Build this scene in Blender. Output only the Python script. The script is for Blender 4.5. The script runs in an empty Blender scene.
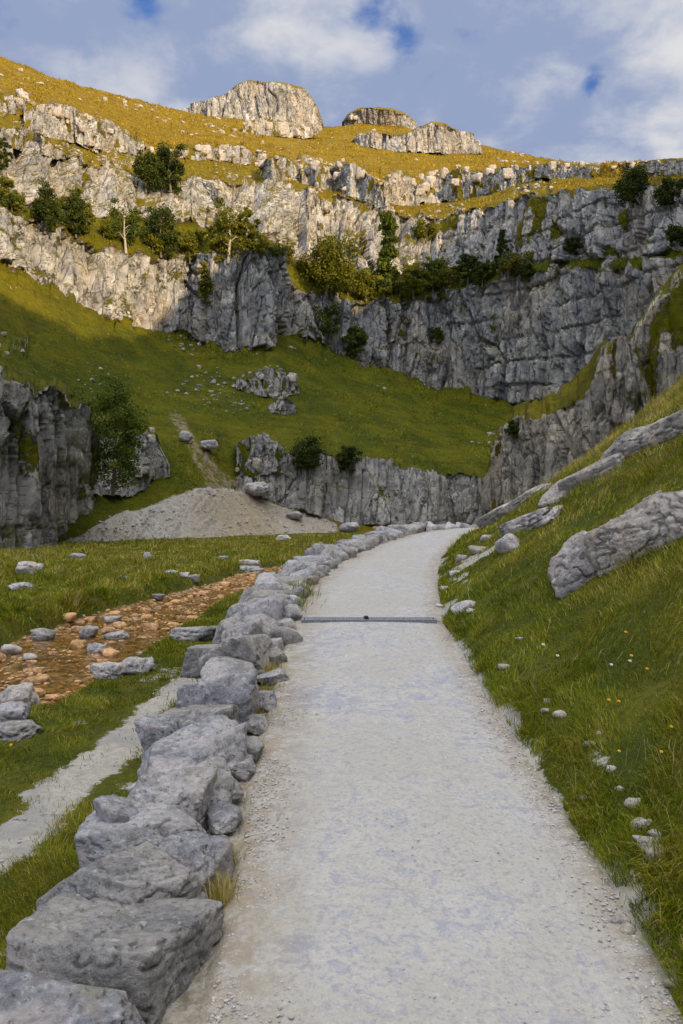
import bpy, bmesh, math, random
import numpy as np
random.seed(7); rng = np.random.default_rng(7)
scene = bpy.context.scene
COL = scene.collection
F, CX, CY, CZ = 850.0, 341.5, 512.0, 1.7          # focal length in pixels, picture centre, eye height

def at(px, py, Y):                                  # point at depth Y seen at pixel (px,py)
    px, py, Y = np.broadcast_arrays(np.asarray(px, float), np.asarray(py, float), np.asarray(Y, float))
    return np.stack([(px-CX)/F*Y, Y, CZ+(CY-py)/F*Y], -1)

# ------------------------------------------------------------------ noise
def _h(ix, iy, iz, seed):
    M = np.uint64(0xFFFFFFFF)
    x = (ix.astype(np.int64).astype(np.uint64)*np.uint64(374761393) + iy.astype(np.int64).astype(np.uint64)*np.uint64(668265263)
         + iz.astype(np.int64).astype(np.uint64)*np.uint64(2147483647) + np.full(np.shape(ix), seed*1274126177 % 4294967296, np.uint64)) & M
    x = ((x ^ (x >> np.uint64(13)))*np.uint64(1274126177)) & M
    x = ((x ^ (x >> np.uint64(16)))*np.uint64(2246822519)) & M
    x = x ^ (x >> np.uint64(15))
    return (x & np.uint64(0xFFFFFF)).astype(np.float64)/float(0xFFFFFF)

def noise3(x, y, z, seed=0):                        # value noise -1..1
    x, y, z = np.broadcast_arrays(np.asarray(x, float), np.asarray(y, float), np.asarray(z, float))
    ix, iy, iz = np.floor(x), np.floor(y), np.floor(z)
    fx, fy, fz = x-ix, y-iy, z-iz
    u, v, w = [t*t*t*(t*(t*6-15)+10) for t in (fx, fy, fz)]
    r = 0
    for a in (0, 1):
        for b in (0, 1):
            for c in (0, 1):
                wt = (u if a else 1-u)*(v if b else 1-v)*(w if c else 1-w)
                r = r + wt*_h(ix+a, iy+b, iz+c, seed)
    return r*2-1

def fbm(x, y, z=0.0, oct=4, seed=0, gain=.5):
    s, a, t = 0, 1.0, 0
    for i in range(oct):
        k = 2.03**i; ca, sa = math.cos(.5+i*.9), math.sin(.5+i*.9); X_, Y_ = np.asarray(x)*k, np.asarray(y)*k
        s = s+a*noise3(X_*ca-Y_*sa+i*17.3, X_*sa+Y_*ca+i*9.1, np.asarray(z)*k+i*5.7, seed+i); t += a; a *= gain
    return s/t

def vor2(x, y, seed=0):                             # F1, F2, id of 2-D cells
    ix, iy = np.floor(x), np.floor(y)
    d1 = np.full(np.shape(x), 9.0); d2 = d1.copy(); idr = np.zeros(np.shape(x)); z0 = np.zeros(np.shape(x))
    for a in (-1, 0, 1):
        for b in (-1, 0, 1):
            cx, cy = ix+a, iy+b
            px = cx+.1+.8*_h(cx, cy, z0, seed); py = cy+.1+.8*_h(cx, cy, z0, seed+51)
            d = np.hypot(px-x, py-y); rid = _h(cx, cy, z0, seed+97)
            closer = d < d1
            d2 = np.where(closer, d1, np.minimum(d2, d))
            idr = np.where(closer, rid, idr); d1 = np.where(closer, d, d1)
    return d1, d2, idr

def sst(a, b, x):
    t = np.clip((x-a)/(b-a), 0, 1); return t*t*(3-2*t)

# ------------------------------------------------------------------ mesh and object helpers
def mesh_np(name, V, faces, attrs=None, smooth=True):
    V = np.asarray(V, np.float32).reshape(-1, 3)
    me = bpy.data.meshes.new(name)
    groups = faces if isinstance(faces, list) else [faces]
    tot = np.concatenate([np.full(len(f), f.shape[1], np.int32) for f in groups])
    idx = np.concatenate([f.reshape(-1) for f in groups]).astype(np.int32)
    st = np.concatenate([[0], np.cumsum(tot)[:-1]]).astype(np.int32)
    me.vertices.add(len(V)); me.vertices.foreach_set('co', V.reshape(-1))
    me.loops.add(len(idx)); me.loops.foreach_set('vertex_index', idx)
    me.polygons.add(len(tot)); me.polygons.foreach_set('loop_start', st); me.polygons.foreach_set('loop_total', tot)
    me.polygons.foreach_set('use_smooth', np.full(len(tot), smooth, bool))
    for k, a in (attrs or {}).items():
        at_ = me.attributes.new(k, 'FLOAT', 'POINT'); at_.data.foreach_set('value', np.asarray(a, np.float32).reshape(-1))
    me.update(calc_edges=True)
    return me

def put(name, me, mat, parent=None, loc=None):
    o = bpy.data.objects.new(name, me); COL.objects.link(o)
    if mat and not me.materials: me.materials.append(mat)
    if parent: o.parent = parent
    if loc is not None: o.location = loc
    return o

def tag(o, label=None, cat=None, group=None, kind=None):
    if label: o['label'] = label
    if cat: o['category'] = cat
    if group: o['group'] = group
    if kind: o['kind'] = kind
    return o

def empty(name, loc, label, cat, group=None):
    o = bpy.data.objects.new(name, None); COL.objects.link(o); o.location = loc
    o.empty_display_size = .1
    return tag(o, label, cat, group)

def grid_faces(nr, nc, off=0):
    i = np.arange(nr*nc).reshape(nr, nc)+off
    return np.stack([i[:-1, :-1], i[:-1, 1:], i[1:, 1:], i[1:, :-1]], -1).reshape(-1, 4)

# ------------------------------------------------------------------ materials
class NT:
    def __init__(s, name):
        s.m = bpy.data.materials.new(name); s.m.use_nodes = True; s.t = s.m.node_tree; s.t.nodes.clear()
        s.out = s.t.nodes.new('ShaderNodeOutputMaterial')
    def n(s, typ, **kw):
        nd = s.t.nodes.new(typ)
        for k, v in kw.items():
            if k.startswith('i_'):
                key = k[2:]; key = int(key) if key.isdigit() else key.replace('_', ' ')
                s.set(nd.inputs[key], v)
            else: setattr(nd, k, v)
        return nd
    def set(s, sock, v):
        if isinstance(v, bpy.types.NodeSocket): s.t.links.new(v, sock)
        elif isinstance(v, tuple) and len(v) == 3 and sock.type == 'RGBA': sock.default_value = (*v, 1)
        else: sock.default_value = v
    def noise(s, vec, scale, detail=4, rough=.55, dist=0):
        return s.n('ShaderNodeTexNoise', i_Vector=vec, i_Scale=scale, i_Detail=detail, i_Roughness=rough, i_Distortion=dist).outputs['Fac']
    def voro(s, vec, scale, feature='F1', out='Distance', rnd=1.0):
        nd = s.n('ShaderNodeTexVoronoi', feature=feature, i_Vector=vec, i_Scale=scale, i_Randomness=rnd); return nd.outputs[out]
    def math(s, op, a, b=0.0, clamp=False):
        nd = s.n('ShaderNodeMath', operation=op, use_clamp=clamp); s.set(nd.inputs[0], a); s.set(nd.inputs[1], b); return nd.outputs[0]
    def rng(s, v, a, b, c=0.0, d=1.0):
        nd = s.n('ShaderNodeMapRange', interpolation_type='SMOOTHSTEP', i_Value=v)
        for k, x in zip((1, 2, 3, 4), (a, b, c, d)): s.set(nd.inputs[k], x)
        return nd.outputs[0]
    def mix(s, f, a, b, mode='MIX'):
        nd = s.n('ShaderNodeMix', data_type='RGBA', blend_type=mode); s.set(nd.inputs[0], f); s.set(nd.inputs[6], a); s.set(nd.inputs[7], b); return nd.outputs[2]
    def attr(s, name): return s.n('ShaderNodeAttribute', attribute_name=name).outputs['Fac']
    def scale(s, vec, sc):
        nd = s.n('ShaderNodeVectorMath', operation='MULTIPLY'); s.set(nd.inputs[0], vec); nd.inputs[1].default_value = sc; return nd.outputs[0]
    def bump(s, h, strength, dist, normal=None):
        nd = s.n('ShaderNodeBump', i_Height=h, i_Strength=strength, i_Distance=dist)
        if normal: s.set(nd.inputs['Normal'], normal)
        return nd.outputs[0]
    def finish(s, col, rough=.9, normal=None, spec=.2, transl=0.0):
        p = s.n('ShaderNodeBsdfPrincipled', i_Base_Color=col, i_Roughness=rough); p.inputs['Specular IOR Level'].default_value = spec
        if normal: s.set(p.inputs['Normal'], normal)
        sh = p.outputs[0]
        if transl:
            tr = s.n('ShaderNodeBsdfTranslucent', i_Color=col); mx = s.n('ShaderNodeMixShader'); mx.inputs[0].default_value = transl
            s.t.links.new(sh, mx.inputs[1]); s.t.links.new(tr.outputs[0], mx.inputs[2]); sh = mx.outputs[0]
        s.t.links.new(sh, s.out.inputs[0]); return s.m

# limestone colours shared by the cliffs and the loose stones
def rock_colour(b, v, sc, pale=(.47, .435, .385), dark=(.20, .19, .18), warm=(.42, .34, .235)):
    n1 = b.noise(v, sc*.6, 6, .62); n2 = b.noise(v, sc*3.1, 6, .7); n3 = b.noise(v, sc*.25, 3, .5)
    c = b.mix(b.rng(n1, .36, .62), dark, pale)
    c = b.mix(b.rng(n3, .48, .66, 0, .65), c, warm)
    c = b.mix(b.rng(n2, .50, .68, 0, .55), c, (.12, .118, .115))
    c = b.mix(b.rng(n2, .30, .44, .45, 0), c, (.62, .59, .54))
    return c

def mat_terrain(name='hillside', tint=(1, 1, 1), mossy=.575):
    b = NT(name)
    geo = b.n('ShaderNodeNewGeometry'); P = geo.outputs['Position']
    Nz = b.n('ShaderNodeSeparateXYZ', i_0=geo.outputs['True Normal']).outputs[2]
    rockA, screeA, dry = b.attr('rock'), b.attr('scree'), b.attr('dry')
    # rock, stained in vertical streaks
    rc = rock_colour(b, P, .45, pale=(.57, .53, .465), dark=(.31, .30, .29), warm=(.48, .40, .29))
    wv = b.n('ShaderNodeVectorMath', operation='ADD', i_0=P, i_1=b.n('ShaderNodeVectorMath', operation='SCALE', i_0=b.n('ShaderNodeTexNoise', i_Vector=P, i_Scale=.35, i_Detail=4.0).outputs['Color'], i_3=2.4).outputs[0]).outputs[0]
    def cells(sc):
        vn = b.n('ShaderNodeTexVoronoi', feature='F1', i_Vector=b.scale(wv, sc), i_Scale=1.0); return b.n('ShaderNodeSeparateXYZ', i_0=vn.outputs['Color']).outputs[0]
    ca, cb_ = cells((.42, .42, .10)), cells((1.25, 1.25, .42))
    tone = b.math('ADD', b.rng(ca, 0, 1, .40, .60), b.rng(cb_, 0, 1, .32, .54)); tcol = b.n('ShaderNodeCombineColor'); [b.set(tcol.inputs[i], tone) for i in range(3)]
    rc = b.mix(1.0, rc, tcol.outputs[0], 'MULTIPLY'); rc = b.mix(1.0, rc, tint, 'MULTIPLY')
    st = b.noise(b.scale(P, (.9, .9, .06)), 1.0, 5, .6)
    rc = b.mix(b.rng(st, .54, .72, 0, .38), rc, (.17, .175, .195))
    lay = b.noise(b.scale(P, (.06, .06, .8)), 1.0, 5, .6)
    rc = b.mix(b.rng(lay, .54, .68, 0, .32), rc, (.20, .195, .19)); rc = b.mix(b.rng(lay, .42, .30, 0, .4), rc, (.58, .55, .49))
    rc = b.mix(b.rng(st, .30, .42, .4, 0), rc, (.52, .485, .42))
    mo = b.noise(P, .35, 5, .65)
    rc = b.mix(b.rng(mo, mossy, mossy+.10, 0, .7), rc, (.10, .098, .018))
    crk = b.voro(b.scale(wv, (.42, .42, .10)), 1.0, 'DISTANCE_TO_EDGE'); crk2 = b.voro(b.scale(wv, (1.25, 1.25, .42)), 1.0, 'DISTANCE_TO_EDGE')
    rc = b.mix(b.rng(crk, 0, .04, .50, 0), rc, (.07, .065, .06))
    rc = b.mix(b.math('MULTIPLY', b.rng(crk2, 0, .07, .55, 0), b.rng(b.noise(P, .22, 3, .5), .42, .55)), rc, (.08, .075, .07))
    # grass
    g1 = b.noise(P, .16, 5, .6); g2 = b.noise(P, 1.3, 6, .7); g3 = b.noise(b.scale(P, (1, 1, 2.2)), .5, 4, .65)
    green = b.mix(b.rng(g1, .35, .65), (.055, .074, .003), (.122, .124, .004))
    gold = b.mix(b.rng(g1, .35, .65), (.215, .136, .005), (.30, .182, .006))
    gc = b.mix(b.math('ADD', dry, b.math('MULTIPLY', b.math('SUBTRACT', g3, .5), .5), True), green, gold)
    gc = b.mix(b.rng(g2, .46, .70, 0, .6), gc, (.038, .046, .006))
    gc = b.mix(b.rng(g2, .28, .42, .4, 0), gc, b.mix(.5, gc, (.20, .15, .03)))
    ter = b.noise(b.n('ShaderNodeVectorMath', operation='ADD', i_0=b.scale(P, (.10, .10, 1.5)), i_1=b.scale(P, (0, 0, 0))).outputs[0], 1.0, 5, .65, .4)
    gc = b.mix(b.rng(ter, .50, .66, 0, .5), gc, b.mix(.6, gc, (.02, .026, .004)))
    gc = b.mix(b.rng(ter, .40, .28, 0, .35), gc, b.mix(.3, gc, (.34, .27, .07)))
    g4 = b.noise(P, 4.5, 4, .75)
    gc = b.mix(b.rng(g4, .52, .66, 0, .55), gc, b.mix(.65, gc, (.018, .022, .004)))
    gc = b.mix(b.rng(g4, .40, .30, 0, .5), gc, b.mix(.35, gc, (.42, .33, .12)))
    speck = b.noise(P, 1.9, 5, .7)
    gc = b.mix(b.rng(speck, .665, .70, 0, .9), gc, (.36, .335, .30))
    # scree
    s1 = b.noise(P, 2.6, 5, .7); s2 = b.noise(P, .25, 3, .5)
    sc = b.mix(b.rng(s1, .36, .62), (.36, .335, .295), (.56, .53, .465))
    sc = b.mix(b.rng(s2, .47, .60, 0, .35), sc, (.42, .35, .24))
    sc = b.mix(b.math('MULTIPLY', dry, .75), sc, (.40, .31, .19))
    # where grass clings
    up = b.math('ADD', Nz, b.math('MULTIPLY', b.math('SUBTRACT', mo, .5), .9))
    onrock = b.rng(up, .52, .70)
    rk = b.math('MULTIPLY', b.rng(b.math('ADD', rockA, b.math('MULTIPLY', b.math('SUBTRACT', b.noise(P, .8, 8, .78), .5), 1.7)), .44, .56), b.math('SUBTRACT', 1.0, onrock))
    c = b.mix(rk, gc, rc)
    skm = b.rng(b.math('ADD', screeA, b.math('MULTIPLY', b.math('SUBTRACT', g2, .5), 1.3)), .40, .62)
    sc = b.mix(b.rng(screeA, .62, .50, 0, .9), sc, (.27, .20, .11))
    c = b.mix(skm, c, sc)
    hr = b.math('ADD', b.math('MULTIPLY', b.noise(b.scale(P, (1, 1, .8)), 1.1, 8, .75), 1.3), b.math('ADD', b.math('MULTIPLY', b.rng(crk, 0, .10), .5), b.math('ADD', b.math('MULTIPLY', cb_, .45), b.math('MULTIPLY', ca, .6))))
    hg = b.math('ADD', b.math('MULTIPLY', g2, 1.0), b.math('MULTIPLY', g4, .55))
    h = b.math('ADD', b.math('MULTIPLY', hr, rk), b.math('MULTIPLY', hg, b.math('SUBTRACT', 1.0, rk)))
    nrm = b.bump(h, 1.0, .6)
    return b.finish(c, .95, nrm, .1)

def mat_stone(name='limestone', sc=5.0, tint=None, moss=.25, **kw):
    b = NT(name)
    tc = b.n('ShaderNodeTexCoord').outputs['Object']; oi = b.n('ShaderNodeObjectInfo')
    off = b.n('ShaderNodeCombineXYZ'); b.set(off.inputs[0], b.math('MULTIPLY', oi.outputs['Random'], 37)); b.set(off.inputs[1], b.math('MULTIPLY', oi.outputs['Random'], 91))
    v = b.n('ShaderNodeVectorMath', operation='ADD', i_0=tc, i_1=off.outputs[0]).outputs[0]
    c = rock_colour(b, v, sc, dark=(.235, .23, .225), warm=(.40, .35, .28))
    blue = b.mix(b.rng(oi.outputs['Random'], .2, .9, .15, .85), c, b.mix(1.0, c, (.93, .95, 1.05), 'MULTIPLY'))
    c = blue
    fine = b.noise(v, sc*5.5, 9, .8)
    c = b.mix(b.rng(fine, .40, .52, .55, 0), c, b.mix(1.0, c, (.50, .47, .46), 'MULTIPLY'))
    c = b.mix(b.rng(fine, .52, .66, 0, .6), c, (.60, .575, .55))
    pk = b.noise(v, sc*1.2, 4, .6)
    c = b.mix(b.rng(pk, .52, .66, 0, .5), c, (.36, .30, .285))
    c = b.mix(b.rng(pk, .42, .30, 0, .5), c, (.34, .30, .21))
    br = b.rng(oi.outputs['Random'], 0, 1, .96, 1.30)
    cb = b.n('ShaderNodeCombineColor'); [b.set(cb.inputs[i], br) for i in range(3)]
    c = b.mix(1.0, c, cb.outputs[0], 'MULTIPLY')
    lich = b.noise(v, sc*4.2, 3, .5)
    c = b.mix(b.rng(lich, .63, .69, 0, .7), c, (.60, .58, .53))
    pit = b.noise(v, sc*9, 4, .6)
    c = b.mix(b.rng(pit, .60, .72, 0, .75), c, (.08, .076, .07))
    if tint: c = b.mix(1.0, c, tint, 'MULTIPLY')
    if moss:
        nz = b.n('ShaderNodeSeparateXYZ', i_0=b.n('ShaderNodeNewGeometry').outputs['Position']).outputs[2]
        mn = b.noise(v, sc*.8, 5, .65)
        c = b.mix(b.rng(mn, .60, .72, 0, moss), c, (.17, .135, .045))
    h = b.math('ADD', b.math('MULTIPLY', b.noise(v, sc*2.2, 9, .72), 1.0), b.math('MULTIPLY', b.rng(pit, .72, .56), .14))
    nrm = b.bump(h, 1.0, .30/sc)
    return b.finish(c, .88, nrm, .25)

def mat_path():
    b = NT('gravel'); P = b.n('ShaderNodeNewGeometry').outputs['Position']
    e = b.attr('edge')
    n0 = b.noise(P, .9, 4, .6); n1 = b.noise(P, 10.5, 8, .80, .6); n2 = b.noise(P, 42, 5, .7); n3 = b.noise(P, 150, 3, .6)
    c = b.mix(b.rng(n0, .35, .65), (.385, .358, .305), (.435, .412, .365))
    blue = b.rng(b.math('ADD', n1, b.math('MULTIPLY', b.math('SUBTRACT', n0, .5), .55)), .50, .63)
    c = b.mix(b.math('MULTIPLY', blue, .75), c, (.275, .28, .325))
    c = b.mix(b.rng(n2, .53, .68, 0, .55), c, (.24, .24, .265))
    c = b.mix(b.rng(n2, .30, .44, .5, 0), c, (.53, .515, .475))
    peb = b.n('ShaderNodeTexVoronoi', feature='F1', i_Vector=P, i_Scale=75.0)
    pc = b.n('ShaderNodeSeparateXYZ', i_0=peb.outputs['Color']).outputs[0]
    n5 = b.noise(P, 24, 8, .8)
    c = b.mix(b.rng(n5, .50, .64, 0, .5), c, (.22, .22, .245))
    c = b.mix(b.rng(pc, .84, .95, 0, .5), c, (.26, .26, .30))
    c = b.mix(b.math('MULTIPLY', e, b.rng(n1, .35, .6)), c, (.27, .215, .145))
    h = b.math('ADD', b.math('MULTIPLY', n2, .6), b.math('ADD', b.math('MULTIPLY', peb.outputs['Distance'], .5), b.math('MULTIPLY', n3, .3)))
    return b.finish(c, .95, b.bump(h, .7, .012), .15)

def mat_ground():
    b = NT('turf'); P = b.n('ShaderNodeNewGeometry').outputs['Position']
    d, bed, rub = b.attr('dirt'), b.attr('bed'), b.attr('rubble')
    n1 = b.noise(P, 1.4, 6, .65); n2 = b.noise(P, 14, 6, .7); n3 = b.noise(P, 60, 4, .6)
    g = b.mix(b.rng(n1, .35, .65), (.050, .062, .008), (.11, .10, .012))
    g = b.mix(b.rng(n2, .45, .68, 0, .7), g, (.030, .036, .007))
    dc = b.mix(b.rng(n2, .35, .65), (.27, .245, .195), (.39, .362, .305))
    dc = b.mix(b.rng(n3, .50, .66, 0, .6), dc, (.20, .185, .16)); dc = b.mix(b.rng(n1, .46, .60, 0, .65), dc, (.22, .21, .20)); dc = b.mix(b.rng(n2, .58, .66, 0, .7), dc, (.15, .14, .12))
    vb = b.n('ShaderNodeTexVoronoi', feature='F1', i_Vector=P, i_Scale=7.0)
    vc = b.n('ShaderNodeSeparateXYZ', i_0=vb.outputs['Color']).outputs[0]
    bc = b.mix(vc, (.29, .175, .070), (.43, .295, .14))
    bc = b.mix(b.rng(vc, .78, .9), bc, (.40, .33, .25))
    bc = b.mix(b.rng(vb.outputs['Distance'], .35, .75, 0, .75), bc, (.10, .055, .02))
    bc = b.mix(b.rng(n2, .5, .7, 0, .5), bc, (.16, .085, .03))
    c = b.mix(b.rng(b.math('ADD', d, b.math('MULTIPLY', b.math('SUBTRACT', n2, .5), 1.5)), .42, .56), g, dc)
    c = b.mix(b.rng(b.math('ADD', bed, b.math('MULTIPLY', b.math('SUBTRACT', n2, .5), .5)), .42, .58), c, bc)
    c = b.mix(b.rng(rub, .4, .6), c, b.mix(b.rng(n2, .35, .62), (.20, .165, .11), (.42, .38, .31)))
    h = b.math('ADD', n2, b.math('MULTIPLY', n3, .5))
    return b.finish(c, .95, b.bump(b.math('MULTIPLY', h, b.rng(d, .2, .7, 1, .22)), .8, .04), .1)

def mat_tint(name, stops, rough=.75, transl=.25, spec=.15):      # foliage: colour by the 'tint' each leaf or blade was grown with
    b = NT(name); t = b.attr('tint')
    r = b.n('ShaderNodeValToRGB', i_Fac=t); el = r.color_ramp.elements
    el[0].position, el[0].color = stops[0][0], (*stops[0][1], 1); el[1].position, el[1].color = stops[-1][0], (*stops[-1][1], 1)
    for p, c in stops[1:-1]:
        e = el.new(p); e.color = (*c, 1)
    return b.finish(r.outputs[0], rough, None, spec, transl)

def mat_plain(name, col, rough=.8, metal=0.0, scale=20, var=.35, bump=.2):
    b = NT(name); v = b.n('ShaderNodeTexCoord').outputs['Object']; n = b.noise(v, scale, 5, .65)
    c = b.mix(b.rng(n, .35, .65), tuple(x*(1-var) for x in col), tuple(min(1, x*(1+var)) for x in col))
    m = b.finish(c, rough, b.bump(n, bump, .01), .3)
    for nd in b.t.nodes:
        if nd.type == 'BSDF_PRINCIPLED': nd.inputs['Metallic'].default_value = metal
    return m

def mat_water():
    b = NT('stream_water'); P = b.n('ShaderNodeNewGeometry').outputs['Position']
    n = b.noise(b.scale(P, (1, .5, 1)), 14, 4, .6); nr = b.bump(n, .35, .02)
    tr = b.n('ShaderNodeBsdfTransparent', i_Color=(.86, .78, .60)); gl = b.n('ShaderNodeBsdfGlossy', i_Roughness=.06, i_Normal=nr)
    fr = b.n('ShaderNodeFresnel', i_IOR=1.33, i_Normal=nr); mx = b.n('ShaderNodeMixShader')
    b.set(mx.inputs[0], b.math('MINIMUM', fr.outputs[0], .45)); b.t.links.new(tr.outputs[0], mx.inputs[1]); b.t.links.new(gl.outputs[0], mx.inputs[2])
    b.t.links.new(mx.outputs[0], b.out.inputs[0]); return b.m

M_hill = mat_terrain(); M_crag = mat_terrain('buttress_rock', (1.16, 1.07, .93), .55); M_path = mat_path(); M_ground = mat_ground(); M_water = mat_water()
M_stone = mat_stone('limestone_boulder', 5.0)
M_slab = mat_stone('limestone_slab', 3.0, tint=(1.12, 1.06, .97))
M_pale = mat_stone('pale_limestone', 9.0, tint=(1.22, 1.16, 1.06), moss=.1)
M_block = mat_stone('weathered_block', .55, tint=(1.15, 1.08, .98), moss=.1)
M_orange = mat_stone('rust_stained_stone', 6.0, tint=(1.48, .93, .45), moss=.1)
M_grass = mat_tint('grass_blades', [(0, (.036, .062, .003)), (.35, (.112, .152, .003)), (.65, (.215, .215, .006)), (.85, (.30, .24, .020)), (1, (.42, .33, .12))])
M_leaf = {
 'dark': mat_tint('dark_leaves', [(0, (.018, .028, .006)), (.6, (.052, .068, .010)), (1, (.105, .112, .014))]),
 'olive': mat_tint('olive_leaves', [(0, (.055, .064, .006)), (.6, (.135, .135, .010)), (1, (.23, .19, .02))]),
 'light': mat_tint('light_leaves', [(0, (.045, .066, .008)), (.6, (.11, .145, .016)), (1, (.19, .20, .025))]),
 'green': mat_tint('green_leaves', [(0, (.035, .052, .008)), (.6, (.085, .11, .014)), (1, (.15, .155, .02))]),
}
M_bark = mat_plain('bark', (.14, .11, .08), .9, 0, 12)
M_palebark = mat_plain('pale_bark', (.32, .28, .22), .9, 0, 12)
M_metal = mat_plain('galvanised_steel', (.20, .205, .215), .6, .2, 40, .2)
M_petal_y = mat_plain('yellow_petal', (.62, .34, .01), .7, 0, 60, .15)
M_petal_w = mat_plain('white_petal', (.62, .62, .58), .7, 0, 60, .08)
M_stem = mat_plain('flower_stem', (.10, .13, .03), .8, 0, 60)
M_iron = mat_plain('dark_iron', (.03, .03, .03), .6, .2, 40)

# ------------------------------------------------------------------ foreground ground
KY = [-20, 2.45, 3.1, 3.96, 5.45, 7.8, 8.76, 10.3, 11.56, 13.1, 14.45, 18, 24, 40, 140]
KL = [-.39, -.39, -.39, -.427, -.43, -.456, -.43, -.26, .05, .52, 1.12, 2.75, 5.4, 12.6, 57]
KR = [1.0, 1.0, 1.02, 1.0, .95, .92, 1.0, 1.16, 1.34, 1.72, 2.1, 3.7, 6.4, 13.6, 58.6]
def eL(Y): return np.interp(Y, KY, KL)
def eR(Y): return np.interp(Y, KY, KR)
def zP(Y): return np.interp(Y, [-20, 0, 13.6, 14.6, 15.6, 17, 19, 23, 30, 45, 100], [-1.81, 0, 1.232, 1.31, 1.355, 1.37, 1.33, 1.1, .6, 0, -.5])
def xStream(Y): return np.interp(Y, [-8, 0, 6, 8, 11, 15.6, 20, 26, 34, 45], [-10, -6.8, -4.5, -4.0, -3.62, -3.38, -2.85, -2.3, 0, 4])
def hStream(Y): return np.interp(Y, [0, 8, 16, 20, 26, 45], [1.5, 1.45, 1.18, 1.0, .82, .62])
def xTrod(Y): return np.interp(Y, [0, 3, 4.4, 6.1, 7.7, 8.9, 12], [-2.05, -1.92, -1.76, -1.6, -1.54, -1.42, -1.0])

def streamd(X, Y):                                    # signed: <0 inside the bed
    wob = .22*fbm(X*.9, Y*.9, 3.3, 3, 71)
    return np.abs(X-xStream(Y))-hStream(Y)+wob

def gz(X, Y):
    X, Y = np.broadcast_arrays(np.asarray(X, float), np.asarray(Y, float))
    l, r, p = eL(Y), eR(Y), zP(Y)
    hum = fbm(X*.75, Y*.75, 0, 4, 11); fine = fbm(X*4.5, Y*4.5, 0, 2, 19)
    dx = X-r
    dxp = np.maximum(dx, 0)
    zr = p + .75*dxp-.2*(1-np.exp(-dxp/.5)) + sst(.0, 1.0, dx)*(hum*.13+fine*.03)+sst(0, .15, dx)*.02
    # left: low ground, stream, field
    dl = l-X
    base = np.interp(Y, [-10, 0, 3, 8, 12, 20, 30, 60, 140], [-.3, -.12, -.06, .06, .13, .16, .05, -.6, -1.6])+hum*.05+fine*.004
    fld = .33-.018*Y + .03*np.clip(X+26, 0, 60)*sst(20, 85, Y) + hum*.16 + .10*fbm(X*.22, Y*.22, 0, 3, 23)+.03*np.clip(-X-6, 0, 40)*(1-sst(10, 40, Y))
    sd = streamd(X, Y)
    far = sst(0.05, .75, np.where(X < xStream(Y), sd, -1.0))
    blendfar = np.maximum(far, sst(26, 40, Y)*sst(0, 3, -(X-xStream(Y))+0*Y))
    zl = base*(1-blendfar)+fld*blendfar
    bedz = -.30+.004*Y+.05*fine
    zl = zl*sst(-.30, .18, sd)+(1-sst(-.30, .18, sd))*bedz
    w = sst(.12, .62, dl)
    zl = (p-.03)*(1-w)+zl*w
    z = np.where(dx > 0, zr, np.where(dl > 0, zl, p-.05))
    edge = (dx <= 0) & (dl <= 0)
    z = np.where(edge, p-.05*np.clip(np.minimum(-dx, -dl)/.08, 0, 1), z)
    return z

def hit(px, py, y0=1.5, y1=150):                       # where the ray through a pixel meets the ground
    Ys = np.geomspace(y0, y1, 1500); P = at(px, py, Ys); g = gz(P[:, 0], P[:, 1])
    k = np.argmax(P[:, 2] <= g)
    if P[k, 2] > g[k]:                                 # just above the skyline: the nearest ground under the ray
        m = Ys < 18; j = np.argmin(((P[:, 2]-g)/Ys)[m]); return np.array([P[j, 0], P[j, 1], g[j]])
    a, b_ = Ys[max(k-1, 0)], Ys[k]
    for _ in range(14):
        m = .5*(a+b_); q = at(px, py, m)
        if q[2] <= gz(q[0], q[1]): b_ = m
        else: a = m
    q = at(px, py, b_); return np.array(q)

SP = [hit(*p) for p in [(448, 600), (452, 580), (470, 560), (495, 548), (522, 528), (556, 508), (588, 490), (612, 472)]]
SP = np.array(SP[:5])
def polyd(X, Y, pts):
    d = np.full(np.shape(X), 99.0)
    for a, b_ in zip(pts[:-1], pts[1:]):
        ax, ay, bx, by = a[0], a[1], b_[0], b_[1]; L2 = (bx-ax)**2+(by-ay)**2+1e-9
        t = np.clip(((X-ax)*(bx-ax)+(Y-ay)*(by-ay))/L2, 0, 1); d = np.minimum(d, np.hypot(X-ax-t*(bx-ax), Y-ay-t*(by-ay)))
    return d

def masks(X, Y):
    n = fbm(X*2.2, Y*2.2, 7, 2, 31); n2 = fbm(X*7, Y*7, 3, 3, 37)
    dx = X-eR(Y); dl = eL(Y)-X
    trod = 1-sst(.03, .28, np.abs(X-xTrod(Y))+.10*n+.05*n2); trod = trod*(1-sst(8.6, 9.6, Y))
    patch = .6*sst(.30, .42, n)*(1-sst(.5, 1.3, np.abs(X-xTrod(Y)-.05)))*(1-sst(8, 11, Y))
    edge = 1-sst(.0, .16, np.maximum(dx, 0)+.10*n+.03) if True else 0
    edge = edge*(dx > -.3)
    rt = .75*(1-sst(.02, .10, np.abs(dx-.24-.10*n)+.10*n2))*sst(-.14, .08, fbm(X*1.3, Y*1.1, 2, 3, 41))*(dx > 0)*(1-sst(3.9, 4.6, Y))
    spur = .75*(1-sst(.02, .34, polyd(X, Y, SP)+.30*n+.30*n2))*(dx > -.1)
    dirt = np.clip(np.maximum.reduce([trod, .8*patch, edge*.9, rt, spur]), 0, 1)
    bed = (1-sst(-.26, -.06, streamd(X, Y)))*(dl > .5)
    rub = (1-sst(.50, .70, dl+.12*n))*(dl > -.02)
    return dirt, bed, rub

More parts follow.
